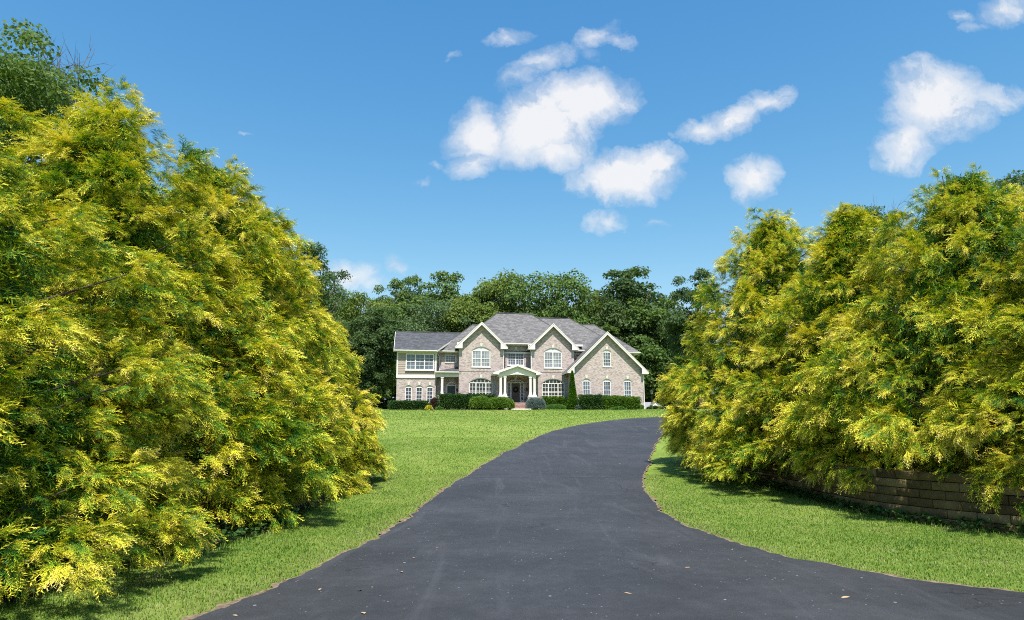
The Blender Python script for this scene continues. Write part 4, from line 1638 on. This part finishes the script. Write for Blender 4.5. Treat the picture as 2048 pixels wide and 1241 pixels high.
def door(xa, xb, za, zb, rise, d, dw, mat, sidelights, lights=True):
    """cream casing with a door leaf, optional sidelights and an arched transom"""
    mb = MB()
    zs = zb - rise
    f0, f1 = d + .03, d + .18
    c = .11
    zt = zs - .12
    mb.box(xa, xa + c, f0, f1, za, zs)
    mb.box(xb - c, xb, f0, f1, za, zs)
    mb.box(xa + c, xb - c, f0, f1, zt, zs)
    Ao, Bo = arc(xa, xb, zs, rise), arc(xa + c, xb - c, zs, max(.06, rise - c))
    for k in range(len(Ao) - 1): mb.prism([Ao[k], Ao[k + 1], Bo[k + 1], Bo[k]], f0, f1)
    cx = (xa + xb) / 2
    if sidelights:
        mb.box(cx - dw / 2 - .16, cx - dw / 2, f0 + .003, f1, za, zt)
        mb.box(cx + dw / 2, cx + dw / 2 + .16, f0 + .003, f1, za, zt)
        for s in (-1, 1):
            a, b = sorted((cx + s * (dw / 2 + .16), cx + s * ((xb - xa) / 2 - c)))
            mb.box(a, b, f0 + .01, f1, za, za + .35)
            for k in range(1, 5):
                z = za + .35 + (zt - za - .35) * k / 5
                mb.box(a, b, f0 + .03, f0 + .07, z - .02, z + .02)
    for k in range(1, 8):
        x = xa + c + (xb - xa - 2 * c) * k / 8
        z = float(np.interp(x, [b[0] for b in Bo], [b[1] for b in Bo]))
        mb.box(x - .02, x + .02, d + .07, d + .105, zs, z)
    o = mb.build('door_frame', M['trim'], HOUSE)
    g = MB()
    g.poly([(xa + .05, d + .11, za), (xb - .05, d + .11, za), (xb - .05, d + .11, zs), (xa + .05, d + .11, zs)])
    g.poly([(x, d + .11, z) for x, z in arc(xa + .05, xb - .05, zs, rise - .03)])
    g.build('pane', M['glass'], o)
    l = MB()
    l.box(cx - dw / 2, cx + dw / 2, d + .05, d + .10, za + .02, zt)
    zm = za + (zt - za) * .48
    for a, b, z0, z1 in ((-.8, -.1, za + .2, zm - .08), (.1, .8, za + .2, zm - .08), (-.8, -.1, zm + .08, zt - .2), (.1, .8, zm + .08, zt - .2)):
        l.box(cx + a * dw / 2, cx + b * dw / 2, d + .035, d + .052, z0, z1)
    lo = l.build('door', M[mat], HOUSE)
    h = MB()
    h.lathe([(.03, 0), (.045, .02), (.04, .06), (.01, .075)], (0, 0, 0), 10)
    h.v = [(cx + dw * .42 + x, d + .05 - z, za + 1.02 + y) for x, y, z in h.v]
    h.build('handle', M['metal'], lo)
    return o


door(pd[0], pd[1], pd[2], pd[3], pd[4], 1.5, .80, 'doorgreen', False)
door(dr_[0], dr_[1], dr_[2], dr_[3], dr_[4], 1.2, .92, 'door', True)
s = MB()
Aa, Bb = arc(dr_[0], dr_[1], dr_[3] - dr_[4], dr_[4]), arc(dr_[0] - .16, dr_[1] + .16, dr_[3] - dr_[4], dr_[4] + .2)
for k in range(len(Aa) - 1): s.prism([Aa[k], Aa[k + 1], Bb[k + 1], Bb[k]], 1.185, 1.215)
s.build('brick_header', M['brickdark'], HOUSE)
s = MB()
s.prism([(-.31, 3.21), (-.12, 3.21), (-.06, 3.5), (-.37, 3.5)], 1.15, 1.22)
s.build('keystone', M['stone'], HOUSE)

# --- portico
pcx, phw, pzt, pza, pdf = -.54, 2.58, 3.62, 4.52, -2.25
gable_roof(pcx, phw, pzt, pza, pdf, 1.2, t=.10, mats=('shingle2', 'trim'), name='portico_roof')
mb = MB()
sl = (pza - pzt) / phw
for sgn in (-1, 1):
    x0 = pcx + sgn * (phw + .03)
    q = [(x0, pzt + .02), (pcx, pza + .04), (pcx, pza - .18), (pcx + sgn * (phw - .62), pzt + sl * .62 - .2), (pcx + sgn * (phw - .62), pzt - .17), (x0, pzt - .10)]
    mb.prism(q, pdf - .045, pdf - .003)
    xa, xb = sorted((pcx + sgn * (phw - .62), pcx + sgn * phw))
    mb.box(xa, xb, pdf, 0, pzt - .17, pzt - .11)
mb.build('portico_trim', M['trim'], HOUSE)
# pediment with a shallow arch cut from its lower edge
mb = MB()
A = arc(pcx - 1.42, pcx + 1.42, 3.28, .22, 16)
top = lambda x: pza - .12 - abs(x - pcx) * sl
xs_ = [pcx - 2.0, pcx - 1.42] + [a[0] for a in A[1:-1]] + [pcx + 1.42, pcx + 2.0]
zb_ = [3.28, 3.28] + [a[1] for a in A[1:-1]] + [3.28, 3.28]
for k in range(len(xs_) - 1):
    mb.prism([(xs_[k], zb_[k]), (xs_[k + 1], zb_[k + 1]), (xs_[k + 1], top(xs_[k + 1])), (xs_[k], top(xs_[k]))], -1.98, -1.72)
for s_ in (-1, 1):
    a, b = sorted((pcx + s_ * 1.5, pcx + s_ * 1.98))
    mb.box(a, b, -1.715, 0, 3.285, 3.45)
mb.build('pediment', M['white'], HOUSE)
for x in (-2.30, -1.84, .87, 1.30): column(x, -1.85, 1.19, 3.28)
for a, b in ((-2.58, -1.56), (.60, 1.58)):
    mb = MB()
    mb.box(a, b, -2.08, -1.62, -.5, 1.10)
    ped = mb.build('pedestal', M['brick'], HOUSE)
    mb = MB()
    mb.box(a - .04, b + .04, -2.12, -1.58, 1.103, 1.185)
    mb.build('pedestal_cap', M['stone'], ped)
mb = MB()
mb.box(-2.6, 1.6, -1.6, 1.2, -.5, .58)
for k in range(4): mb.box(-1.45, .55, -1.62 - .3 * (k + 1), -1.605 - .3 * k, -.5, .58 - .15 * (k + 1))
mb.build('steps', M['brickdark'], HOUSE)
mb = MB()
mb.box(-1.78, 1.36, -.0, 1.19, 3.50, 3.56)
mb.build('porch_ceiling', M['white'], HOUSE)
mb = MB()
mb.box(-1.5, .6, -3.9, -2.85, -.6, -.12)
path = mb.build('path', M['stone'])
path.matrix_world = HOUSE.matrix_basis
props(path, 'short pale walk leading to the front steps', None, None, 'structure')

# wall lanterns beside the doors
for x, z, d in ((-6.62, 2.0, 1.5), (.98, 2.1, 1.2)):
    mb = MB()
    mb.box(x - .06, x + .06, d - .02, d, z - .1, z + .15)
    mb.lathe([(.02, -.2), (.06, -.15), (.085, .1), (.1, .12), (.02, .22)], (x, d - .14, z), 8)
    mb.box(x - .015, x + .015, d - .14, d - .01, z + .1, z + .13)
    mb.build('wall_lantern', M['metal'], HOUSE)


def hw(x, d):
    """house coordinates -> world x, y"""
    return HO[0] + x * math.cos(HA) - d * math.sin(HA), HO[1] + x * math.sin(HA) + d * math.cos(HA)


# wreath on the door
def wreath():
    gen = np.random.default_rng(71)
    n = 520
    a = gen.uniform(0, 6.28, n)
    b = gen.uniform(0, 6.28, n)
    r = .21 + .06 * np.cos(b)
    p = np.stack([r * np.cos(a), .06 * np.sin(b), r * np.sin(a)], 1)
    d = np.stack([np.cos(a + 1.2), gen.normal(size=n) * .5 - .3, np.sin(a + 1.2)], 1)
    V, F, T, Q = scatter(LEAF, p, frames(d, roll=gen.normal(size=n)), gen.uniform(.06, .12, n), gen.random(n), gen)
    o = link('wreath', np_mesh('wreath', V, F, {'tip': T, 'rnd': Q}, quads=True), M['wreath'])
    x, y = hw(-.215, 1.2 - .04)
    o.location = (x, y, HZ + 2.10)
    o.rotation_euler = (0, 0, HA)
    props(o, 'dark green wreath hanging on the brown front door', 'wreath')


wreath()


# ------------------------------------------------------------------ shrubs in front of the house
def shrub(name, label, cat, u0, u1, vtop, vbot, d, depth, mat, shape='box', leaf=.085, dens=420, seed=0, group=None, tmpl=None):
    xa, zt = hp(u0, vtop, d)
    xb, zb = hp(u1, vbot, d)
    cx, w = (xa + xb) / 2, xb - xa
    X, Y = hw(cx, d)
    gz = float(ground(X, Y))
    h = zt + HZ - gz
    gen = np.random.default_rng(seed + 900)
    area = 2 * (w * h + depth * h) + w * depth
    n = int(area * dens)
    ph = gen.uniform(0, 6.28, 8)
    # direction on a unit ball, then push out to the outline
    q = unit(gen, n * 2)
    q = q[q[:, 2] > -.75][:n]
    n = len(q)
    if shape == 'box':
        k = 6.
        s = 1 / np.power(np.sum(np.abs(q) ** k, axis=1), 1 / k)
        # even out the density over long hedges
        u = gen.uniform(-1, 1, n)
        face = gen.random(n)
        p = q * s[:, None]
        lng = gen.random(n) < .75
        p[:, 0] = np.where(lng, u, p[:, 0])
    elif shape == 'cone':
        t = gen.random(n) ** 1.3
        a = gen.uniform(0, 6.28, n)
        r = np.power(1 - t, .85) * (1 - .25 * np.exp(-(t / .08) ** 2))
        p = np.stack([np.cos(a) * r, np.sin(a) * r, t * 2 - 1], 1)
        q = np.stack([np.cos(a), np.sin(a), np.full(n, .35)], 1)
    else:
        p = q.copy()
        p[:, 2] = np.where(p[:, 2] < 0, p[:, 2] * 1.0, p[:, 2])
        p[:, :2] *= np.where(p[:, 2] < 0, np.sqrt(1 / np.maximum(.3, 1 - p[:, 2] ** 2)) ** .8, 1)[:, None]
    lump = 1 + .05 * np.sin(p[:, 0] * w * 3.1 + ph[0]) + .04 * np.sin(p[:, 1] * depth * 5 + p[:, 2] * 4 + ph[1]) + .03 * np.sin(p[:, 0] * w * 7 + p[:, 2] * 5 + ph[2])
    p = p * (lump * (1 - .16 * gen.random(n) ** 2.2))[:, None]
    p = p * np.array([w / 2, depth / 2, h / 2]) + np.array([0, 0, h / 2])
    p[:, 2] = np.maximum(p[:, 2], .03)
    dd = q * .7 + gen.normal(size=q.shape) * .55 + np.array([0, 0, .25])
    rn = np.clip(.5 + .3 * np.sin(p[:, 0] * 2.3 + ph[3]) * np.sin(p[:, 2] * 3 + ph[4]) + gen.normal(size=n) * .2, 0, 1)
    V, F, T, Q = scatter(tmpl or LEAF, p, frames(dd, roll=gen.normal(size=n)), leaf * gen.uniform(.6, 1.5, n), rn, gen)
    if not tmpl:
        # leafy core so that the bush is solid
        nc = 6
        me = None
    # dense inner leaves
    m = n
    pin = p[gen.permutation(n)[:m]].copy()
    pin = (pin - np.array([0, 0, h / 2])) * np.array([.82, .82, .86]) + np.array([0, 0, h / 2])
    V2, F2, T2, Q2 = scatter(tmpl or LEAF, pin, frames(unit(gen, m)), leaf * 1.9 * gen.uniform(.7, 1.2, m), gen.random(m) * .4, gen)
    F2 = F2 + len(V)
    me = np_mesh(name, np.concatenate([V, V2]), np.concatenate([F, F2]), {'tip': np.concatenate([T, T2]), 'rnd': np.concatenate([Q, Q2])}, quads=not tmpl)
    root = empty(name, (X, Y, gz), HA)
    props(root, label, cat, group)
    link('foliage', me, M[mat], root)
    st = MB()
    for k in range(5):
        a = k * 1.26
        st.tube([(0, 0, -.1), (math.cos(a) * w * .12, math.sin(a) * depth * .12, h * .35), (math.cos(a) * w * .25, math.sin(a) * depth * .25, h * .75)], [.035, .025, .01], 5)
    st.build('stem', M['bark'], root)
    return root


shrub('clipped_hedge', 'long low dark green hedge under the three small windows of the left wing', 'hedge', 776, 862, 802.5, 820, -1.6, 1.3, 'hedge', seed=1)
shrub('barberry_bush', 'small reddish brown bush between the low left hedge and the tall hedge', 'shrub', 861, 877, 797, 819, -2.0, .95, 'plum', 'mound', seed=2)
shrub('yellow_flowers', 'small clump of yellow flowers at the foot of the reddish brown bush', 'flowers', 851, 864, 812.5, 820, -2.9, .5, 'yflower', 'mound', .09, 300, seed=3)
shrub('clipped_hedge', 'tall dark hedge in front of the left gable window', 'hedge', 874, 962, 789, 819, -2.0, 1.7, 'hedge', seed=4)
shrub('clipped_hedge', 'strip of hedge along the wall behind the two rounded bushes', 'hedge', 955, 990, 790.5, 815, -1.0, 1.0, 'hedge', seed=41)
shrub('rounded_bush', 'mounded lime green bush left of the front steps, the left one of two', 'shrub', 938, 984, 793, 818, -3.0, 2.0, 'mound', 'mound', seed=5)
shrub('rounded_bush', 'mounded lime green bush right beside the front steps', 'shrub', 970, 1027, 795, 818, -3.4, 2.3, 'mound', 'mound', seed=6)
shrub('dwarf_spruce', 'silvery blue dwarf spruce right of the front steps', 'shrub', 1052, 1090, 797, 817, -3.0, 1.7, 'blue', 'mound', .16, 260, seed=7, tmpl=NEEDLE)
shrub('clipped_hedge', 'clipped hedge under the right gable window', 'hedge', 1084, 1138, 794.5, 815, -1.2, 1.2, 'hedgeY', seed=8)
shrub('perennial_clump', 'low spreading light green plants in front of the hedge under the right gable window', 'plants', 1090, 1133, 810, 818, -2.6, .9, 'peren', 'mound', .12, 260, seed=9, tmpl=NEEDLE)
shrub('arborvitae', 'narrow cone shaped evergreen at the left corner of the right gable wing', 'evergreen', 1134, 1156, 744, 818, -3.6, 1.25, 'arbor', 'cone', .10, 520, seed=10)
shrub('clipped_hedge', 'dark rounded hedge under the leftmost window of the right wing', 'hedge', 1157, 1206, 791, 817, -4.0, 1.7, 'hedge', seed=11)
shrub('clipped_hedge', 'bright green hedge under the middle window of the right wing', 'hedge', 1203, 1250, 793, 819, -4.1, 1.7, 'hedgeY', seed=12)
shrub('clipped_hedge', 'square ended green hedge under the rightmost window of the right wing', 'hedge', 1244, 1279, 795, 820, -4.2, 1.7, 'hedgeY', seed=13)
shrub('low_bush', 'small grey green bush at the right corner of the brick wing', 'shrub', 1278, 1287, 811, 820.5, -3.3, .6, 'leafD' if False else 'peren', 'mound', .09, 300, seed=14)
shrub('perennial_clump', 'tiny grey green clump between the cone evergreen and the dark rounded hedge', 'plants', 1150, 1162, 813, 819, -4.4, .5, 'blue', 'mound', .09, 300, seed=15)
shrub('perennial_clump', 'low light green fringe in front of the bright green hedge', 'plants', 1222, 1252, 815, 820, -5.2, .5, 'peren', 'mound', .09, 300, seed=16)
shrub('perennial_clump', 'pale green clump at the foot of the tall dark hedge', 'plants', 872, 884, 814.5, 820, -3.2, .5, 'peren', 'mound', .09, 300, seed=17)
shrub('low_bush', 'dark low bushes around the foot of the lamp post', 'shrub', 1294, 1326, 814, 822, 1.0, 1.0, 'hedge', 'mound', .10, 300, seed=18)

# potted plant on the porch
def potted():
    x, y = hw(.62, -1.0)
    root = empty('potted_plant', (x, y, HZ + .58), HA)
    props(root, 'dark potted plant on the porch right of the front door', 'potted plant')
    mb = MB()
    mb.lathe([(.10, 0), (.15, .2), (.17, .24), (.14, .24)], (0, 0, 0), 14)
    mb.build('pot', M['pot'], root, True)
    gen = np.random.default_rng(77)
    n = 320
    q = unit(gen, n)
    p = q * np.array([.26, .26, .18]) * gen.random((n, 1)) ** .4 + np.array([0, 0, .40])
    V, F, T, Q = scatter(LEAF, p, frames(q + gen.normal(size=q.shape) * .5), gen.uniform(.06, .12, n), gen.random(n), gen)
    link('foliage', np_mesh('foliage', V, F, {'tip': T, 'rnd': Q}, quads=True), M['wreath'], root)


potted()


# lamp post
def lamp_post():
    X, Y, ztop = at(1303, 779, 74.5)
    gz = float(ground(X, Y))
    H = ztop - gz
    root = empty('lamp_post', (X, Y, gz), 0)
    props(root, 'black lamp post with a single lantern right of the house', 'lamp post')
    mb = MB()
    mb.lathe([(.11, -.2), (.11, .25), (.07, .32), (.055, .4), (.045, H - .62), (.06, H - .6), (.06, H - .56), (.03, H - .54)], (0, 0, 0), 12)
    mb.build('post', M['metal'], root, True)
    mb = MB()
    mb.lathe([(.06, H - .54), (.13, H - .47), (.17, H - .25), (.10, H - .25)], (0, 0, 0), 8)
    lan = mb.build('lantern', M['lampglass'], root)
    mb = MB()
    mb.lathe([(.22, H - .248), (.21, H - .22), (.06, H - .10), (.03, H - .09), (.02, H)], (0, 0, 0), 8)
    mb.build('cap', M['metal'], lan)
    fr = MB()
    for k in range(8):
        a = 2 * math.pi * k / 8
        fr.tube([(.135 * math.cos(a), .135 * math.sin(a), H - .47), (.175 * math.cos(a), .175 * math.sin(a), H - .25)], .012, 4)
    fr.build('lantern_frame', M['metal'], lan)


lamp_post()


# white outbuilding behind, low to the right
def shed():
    X0, Y0, zr = at(1288, 804.5, 96)
    X1 = at(1319, 805, 96)[0]
    ze = at(1300, 818, 96)[2]
    root = empty('outbuilding', (X0, Y0, 0), 0)
    props(root, 'low white outbuilding with a grey roof and small gabled dormer beyond the lamp post', 'outbuilding')
    w = X1 - X0
    gz = float(ground(X1, Y0 + 1)) - .3
    mb = MB()
    mb.box(-3.5, w + .3, 0, 5.0, gz, ze)
    mb.build('wall', M['white'], root)
    mb = MB()
    e = (-3.8, w + .7, -.3, 5.3)
    r0, r1, dm = -3.3, w + .05, 2.5
    a, b, c, d_ = (e[0], e[2], ze), (e[1], e[2], ze), (e[1], e[3], ze), (e[0], e[3], ze)
    r0, r1 = (r0, dm, zr + .08), (r1, dm, zr + .08)
    for q in ([a, b, r1, r0], [c, d_, r0, r1], [d_, a, r0], [b, c, r1], [a, d_, c, b]): mb.poly(q)
    mb.build('roof', M['shedroof'], root)
    # dormer
    cx = at(1309.5, 810, 96)[0] - X0
    hw_ = .40
    zt = at(1309, 803.5, 96)[2]
    zs = at(1309, 810, 96)[2]
    dm = MB()
    dm.prism([(cx - hw_, ze + .02), (cx + hw_, ze + .02), (cx + hw_, zs), (cx, zt - .06), (cx - hw_, zs)], -.42, 2.2)
    o = dm.build('dormer', M['white'], root)
    rf = MB()
    for s_ in (-1, 1):
        rf.prism([(cx + s_ * (hw_ + .12), zs - .10), (cx, zt - .05), (cx, zt + .02), (cx + s_ * (hw_ + .12), zs - .03)], -.5, 2.2)
    rf.build('dormer_roof', M['shedroof'], o)
    wn = MB()
    for i in (-1, 1):
        for j in (-1, 1):
            x, z = cx + i * .075, (ze + zs) / 2 + .05 + j * .075
            wn.box(x - .06, x + .06, -.445, -.42, z - .06, z + .06)
    wn.build('dormer_window', M['glass'], o)


shed()


# fallen leaves on the drive
def fallen():
    gen = np.random.default_rng(88)
    mb = [(-.5, 0), (-.2, .22), (.15, .2), (.5, 0), (.15, -.2), (-.2, -.2)]
    v = [(x, y, .10 * (abs(y) * 2) + .05 * x * x) for x, y in mb] + [(0, 0, 0)]
    f = [(i, (i + 1) % 6, 6) for i in range(6)]
    me = bpy.data.meshes.new('fallen_leaf')
    me.from_pydata(v, [], f)
    me.materials.append(M['deadleaf'])
    spots = [(828, 1117), (803, 1145), (875, 1096), (720, 1182), (727, 1227), (470, 1232), (958, 1043), (1256, 1188), (1375, 1136), (1465, 1100), (1085, 972), (1012, 942), (1240, 928), (1690, 1196), (640, 1180), (1120, 1020)]
    for k, (u, v_) in enumerate(spots):
        r = ray(u, v_)
        t = 1.
        while t < 200 and EYE + t * r[2] > float(np.interp(t * r[1], _yy, _zz)) + .035: t += .01
        X, Y = t * r[0], t * r[1]
        o = link('fallen_leaf', me)
        s_ = gen.uniform(.05, .095)
        o.scale = (s_, s_, s_)
        o.location = (X, Y, float(ground(X, Y)) + .038)
        o.rotation_euler = (gen.normal() * .1, gen.normal() * .1, gen.uniform(0, 6.28))
        props(o, 'small tan dead leaf lying on the dark asphalt of the driveway', 'leaf', 'fallen leaves on the driveway')


fallen()

# ------------------------------------------------------------------ sky, sun, camera
SUN_EL, SUN_AZ = R_(62), R_(8)          # azimuth measured from straight behind the viewer towards the right
w = bpy.data.worlds.new('World')
scene.world = w
w.use_nodes = True
nt = w.node_tree
nt.nodes.clear()
N = NT(nt)
out = N.n('ShaderNodeOutputWorld')
sky = N.n('ShaderNodeTexSky', sky_type='NISHITA')
sky.sun_disc = False
sky.sun_elevation = SUN_EL
sky.sun_rotation = math.pi - SUN_AZ
sky.altitude = 200
sky.air_density = 1.0
sky.dust_density = .5
sky.ozone_density = 1.5
SKY_S = .139
bg = N.n('ShaderNodeBackground')
bg.inputs['Strength'].default_value = SKY_S
hs = N.n('ShaderNodeHueSaturation')
hs.inputs['Saturation'].default_value = 1.12
N.l(sky.outputs[0], hs.inputs['Color'])
sepc = N.n('ShaderNodeSeparateColor')
N.l(N.mix(1., hs.outputs[0], (.80, 1.12, 1.18), 'MULTIPLY'), sepc.inputs[0])
cmb = N.n('ShaderNodeCombineColor')
K = SKY_S * 2 ** .45
for k_, (gm, am, cap) in enumerate(((1.35, 1.74, .60), (.87, .872, .72), (.52, .835, .95))):
    N.l(N.math('DIVIDE', N.math('MINIMUM', N.math('MULTIPLY', N.math('POWER', N.math('MULTIPLY', sepc.outputs[k_], K), gm), am), cap), K), cmb.inputs[k_])
N.l(cmb.outputs[0], bg.inputs['Color'])
tc = N.n('ShaderNodeTexCoord').outputs['Generated']
sep = N.n('ShaderNodeSeparateXYZ')
N.l(tc, sep.inputs[0])
yy = N.math('MAXIMUM', sep.outputs[1], .05)
cb = N.n('ShaderNodeCombineXYZ')
N.l(N.math('DIVIDE', sep.outputs[0], yy), cb.inputs[0])
N.l(N.math('DIVIDE', sep.outputs[2], yy), cb.inputs[1])
pos = cb.outputs[0]
# ragged edges: push the lookup about with noise
nz = N.n('ShaderNodeTexNoise')
N.l(pos, nz.inputs['Vector'])
nz.inputs['Scale'].default_value = 7
nz.inputs['Detail'].default_value = 7
nz.inputs['Roughness'].default_value = .62
vs = N.n('ShaderNodeVectorMath', operation='SUBTRACT')
N.l(nz.outputs['Color'], vs.inputs[0])
vs.inputs[1].default_value = (.5, .5, .5)
vm = N.n('ShaderNodeVectorMath', operation='SCALE')
N.l(vs.outputs[0], vm.inputs[0])
vm.inputs['Scale'].default_value = .085
va = N.n('ShaderNodeVectorMath', operation='ADD')
N.l(pos, va.inputs[0])
N.l(vm.outputs[0], va.inputs[1])
nz2 = N.n('ShaderNodeTexNoise')
N.l(pos, nz2.inputs['Vector'])
nz2.inputs['Scale'].default_value = 34
nz2.inputs['Detail'].default_value = 6
nz2.inputs['Roughness'].default_value = .6
vs2 = N.n('ShaderNodeVectorMath', operation='SUBTRACT')
N.l(nz2.outputs['Color'], vs2.inputs[0])
vs2.inputs[1].default_value = (.5, .5, .5)
vm2 = N.n('ShaderNodeVectorMath', operation='SCALE')
N.l(vs2.outputs[0], vm2.inputs[0])
vm2.inputs['Scale'].default_value = .028
va2 = N.n('ShaderNodeVectorMath', operation='ADD')
N.l(va.outputs[0], va2.inputs[0])
N.l(vm2.outputs[0], va2.inputs[1])
warped = va2.outputs[0]


def ae(u, v):
    r = ray(u, v)
    return r[0] / r[1], r[2] / r[1]


clouds = [  # centre px, radii px, tilt deg, strength
    (1165, 205, 120, 62, 12, 1.1), (1080, 250, 135, 78, 12, 1.15), (965, 262, 88, 60, 20, .95), (945, 318, 55, 42, 40, .8), (1110, 295, 90, 45, 0, .9), (1250, 195, 50, 32, -20, .62),
    (1080, 130, 100, 30, 25, .45), (1040, 160, 70, 26, 30, .42), (1195, 68, 62, 30, 30, .42), (1235, 75, 50, 16, -10, .33), (1012, 85, 55, 20, 12, .38), (1180, 110, 40, 30, 0, .3),
    (1250, 345, 120, 58, 6, 1.15), (1315, 322, 52, 42, 0, 1.0), (1190, 365, 65, 30, -5, .75),
    (1450, 235, 95, 34, 28, .75), (1398, 258, 50, 26, 25, .72), (1525, 192, 75, 30, 10, .62),
    (1508, 362, 66, 52, 30, .85), (1535, 335, 38, 30, 0, .5),
    (1865, 205, 112, 88, -10, 1.05), (1815, 290, 85, 52, 35, .75), (1985, 205, 75, 28, 4, .62), (1775, 320, 45, 25, 25, .5), (1790, 150, 35, 30, 60, .4),
    (2015, 22, 75, 38, 18, .7), (1920, 35, 22, 36, 70, .34), (1960, 60, 60, 18, 10, .28),
    (1218, 438, 62, 26, 12, .46), (1315, 442, 42, 18, 0, .36),
    (702, 556, 62, 40, 0, .74), (742, 575, 45, 25, 0, .5), (785, 538, 22, 28, 40, .4), (850, 362, 22, 16, 30, .3), (913, 115, 16, 12, 0, .26), (490, 280, 22, 8, 10, .2), (880, 325, 30, 12, 0, .25),
]
acc = None
for u, v, ru, rv, tilt, st in clouds:
    a0, e0 = ae(u, v)
    a1, _ = ae(u + ru, v)
    _, e1 = ae(u, v - rv)
    mp = N.n('ShaderNodeMapping', vector_type='TEXTURE')
    N.l(warped, mp.inputs['Vector'])
    mp.inputs['Location'].default_value = (a0, e0, 0)
    mp.inputs['Rotation'].default_value = (0, 0, R_(tilt))
    mp.inputs['Scale'].default_value = ((a1 - a0) * 1.22, (e1 - e0) * 1.22, 1)
    gr = N.n('ShaderNodeTexGradient', gradient_type='SPHERICAL')
    N.l(mp.outputs[0], gr.inputs['Vector'])
    q = N.math('MULTIPLY', gr.outputs['Fac'], st * (1.3 if st < .5 else 1.0))
    acc = q if acc is None else N.math('MAXIMUM', acc, q)
acc = N.math('MINIMUM', acc, .92)
fbm = N.noise(warped, 11, 10, .66, .5)
fb2 = N.noise(warped, 5.5, 6, .55)
vo_ = N.n('ShaderNodeVectorMath', operation='ADD')
N.l(warped, vo_.inputs[0])
vo_.inputs[1].default_value = (.012, .022, 0)
fbm_s = N.noise(vo_.outputs[0], 11, 10, .66, .5)
dens = N.math('ADD', N.math('MULTIPLY', acc, 2.7), N.math('MULTIPLY', N.math('SUBTRACT', fbm, .5), 2.15))
dens = N.math('ADD', dens, N.math('MULTIPLY', N.math('SUBTRACT', fb2, .5), .7))
dens = N.math('MULTIPLY', dens, N.maprange(acc, .0, .14))
alpha = N.math('POWER', N.maprange(dens, .22, 2.0, 0, 1), 1.0)
alpha = N.math('MULTIPLY', alpha, .96)
front = N.math('GREATER_THAN', sep.outputs[1], .06)
alpha = N.math('MULTIPLY', alpha, front)
relief = N.math('MULTIPLY', N.math('SUBTRACT', fbm, fbm_s), 2.6)
ccol = N.ramp(N.math('ADD', N.math('ADD', N.math('MULTIPLY', fb2, .35), N.math('MULTIPLY', dens, .33)), relief), [(.22, (.66, .75, .88)), (.62, (.95, .96, .985))])
bc = N.n('ShaderNodeBackground')
N.l(ccol, bc.inputs['Color'])
CLOUD_S = N.n('ShaderNodeValue')
bc.inputs['Strength'].default_value = .70
mx = N.n('ShaderNodeMixShader')
N.l(alpha, mx.inputs[0])
N.l(bg.outputs[0], mx.inputs[1])
N.l(bc.outputs[0], mx.inputs[2])
N.l(mx.outputs[0], out.inputs['Surface'])
w.cycles.sampling_method = 'MANUAL'
w.cycles.sample_map_resolution = 512

sun = bpy.data.lights.new('sun', 'SUN')
sun.energy = 5.0
sun.angle = R_(.53)
sun.color = (1.0, .96, .90)
so = bpy.data.objects.new('sun', sun)
COL.objects.link(so)
sd = Vector((math.cos(SUN_EL) * math.sin(SUN_AZ), -math.cos(SUN_EL) * math.cos(SUN_AZ), math.sin(SUN_EL)))
so.rotation_euler = sd.to_track_quat('Z', 'Y').to_euler()
so.location = (0, -10, 40)

cam = bpy.data.cameras.new('camera')
cam.sensor_width = 36
cam.sensor_fit = 'HORIZONTAL'
cam.lens = FPX / 2048 * 36
cam.clip_end = 9000
cam.clip_start = .1
co = bpy.data.objects.new('camera', cam)
COL.objects.link(co)
co.location = (0, 0, EYE)
co.rotation_euler = (R_(90) + PITCH, 0, 0)
scene.camera = co

scene.view_settings.view_transform = 'Standard'
scene.view_settings.look = 'None'
scene.view_settings.exposure = 0.45
scene.view_settings.gamma = 1
scene.cycles.max_bounces = 6
scene.cycles.diffuse_bounces = 1
scene.cycles.glossy_bounces = 2
scene.cycles.transmission_bounces = 3
scene.cycles.transparent_max_bounces = 4
scene.cycles.use_denoising = False
scene.cycles.pixel_filter_type = 'BLACKMAN_HARRIS'
scene.cycles.filter_width = 1.05
scene.cycles.sample_clamp_indirect = 6
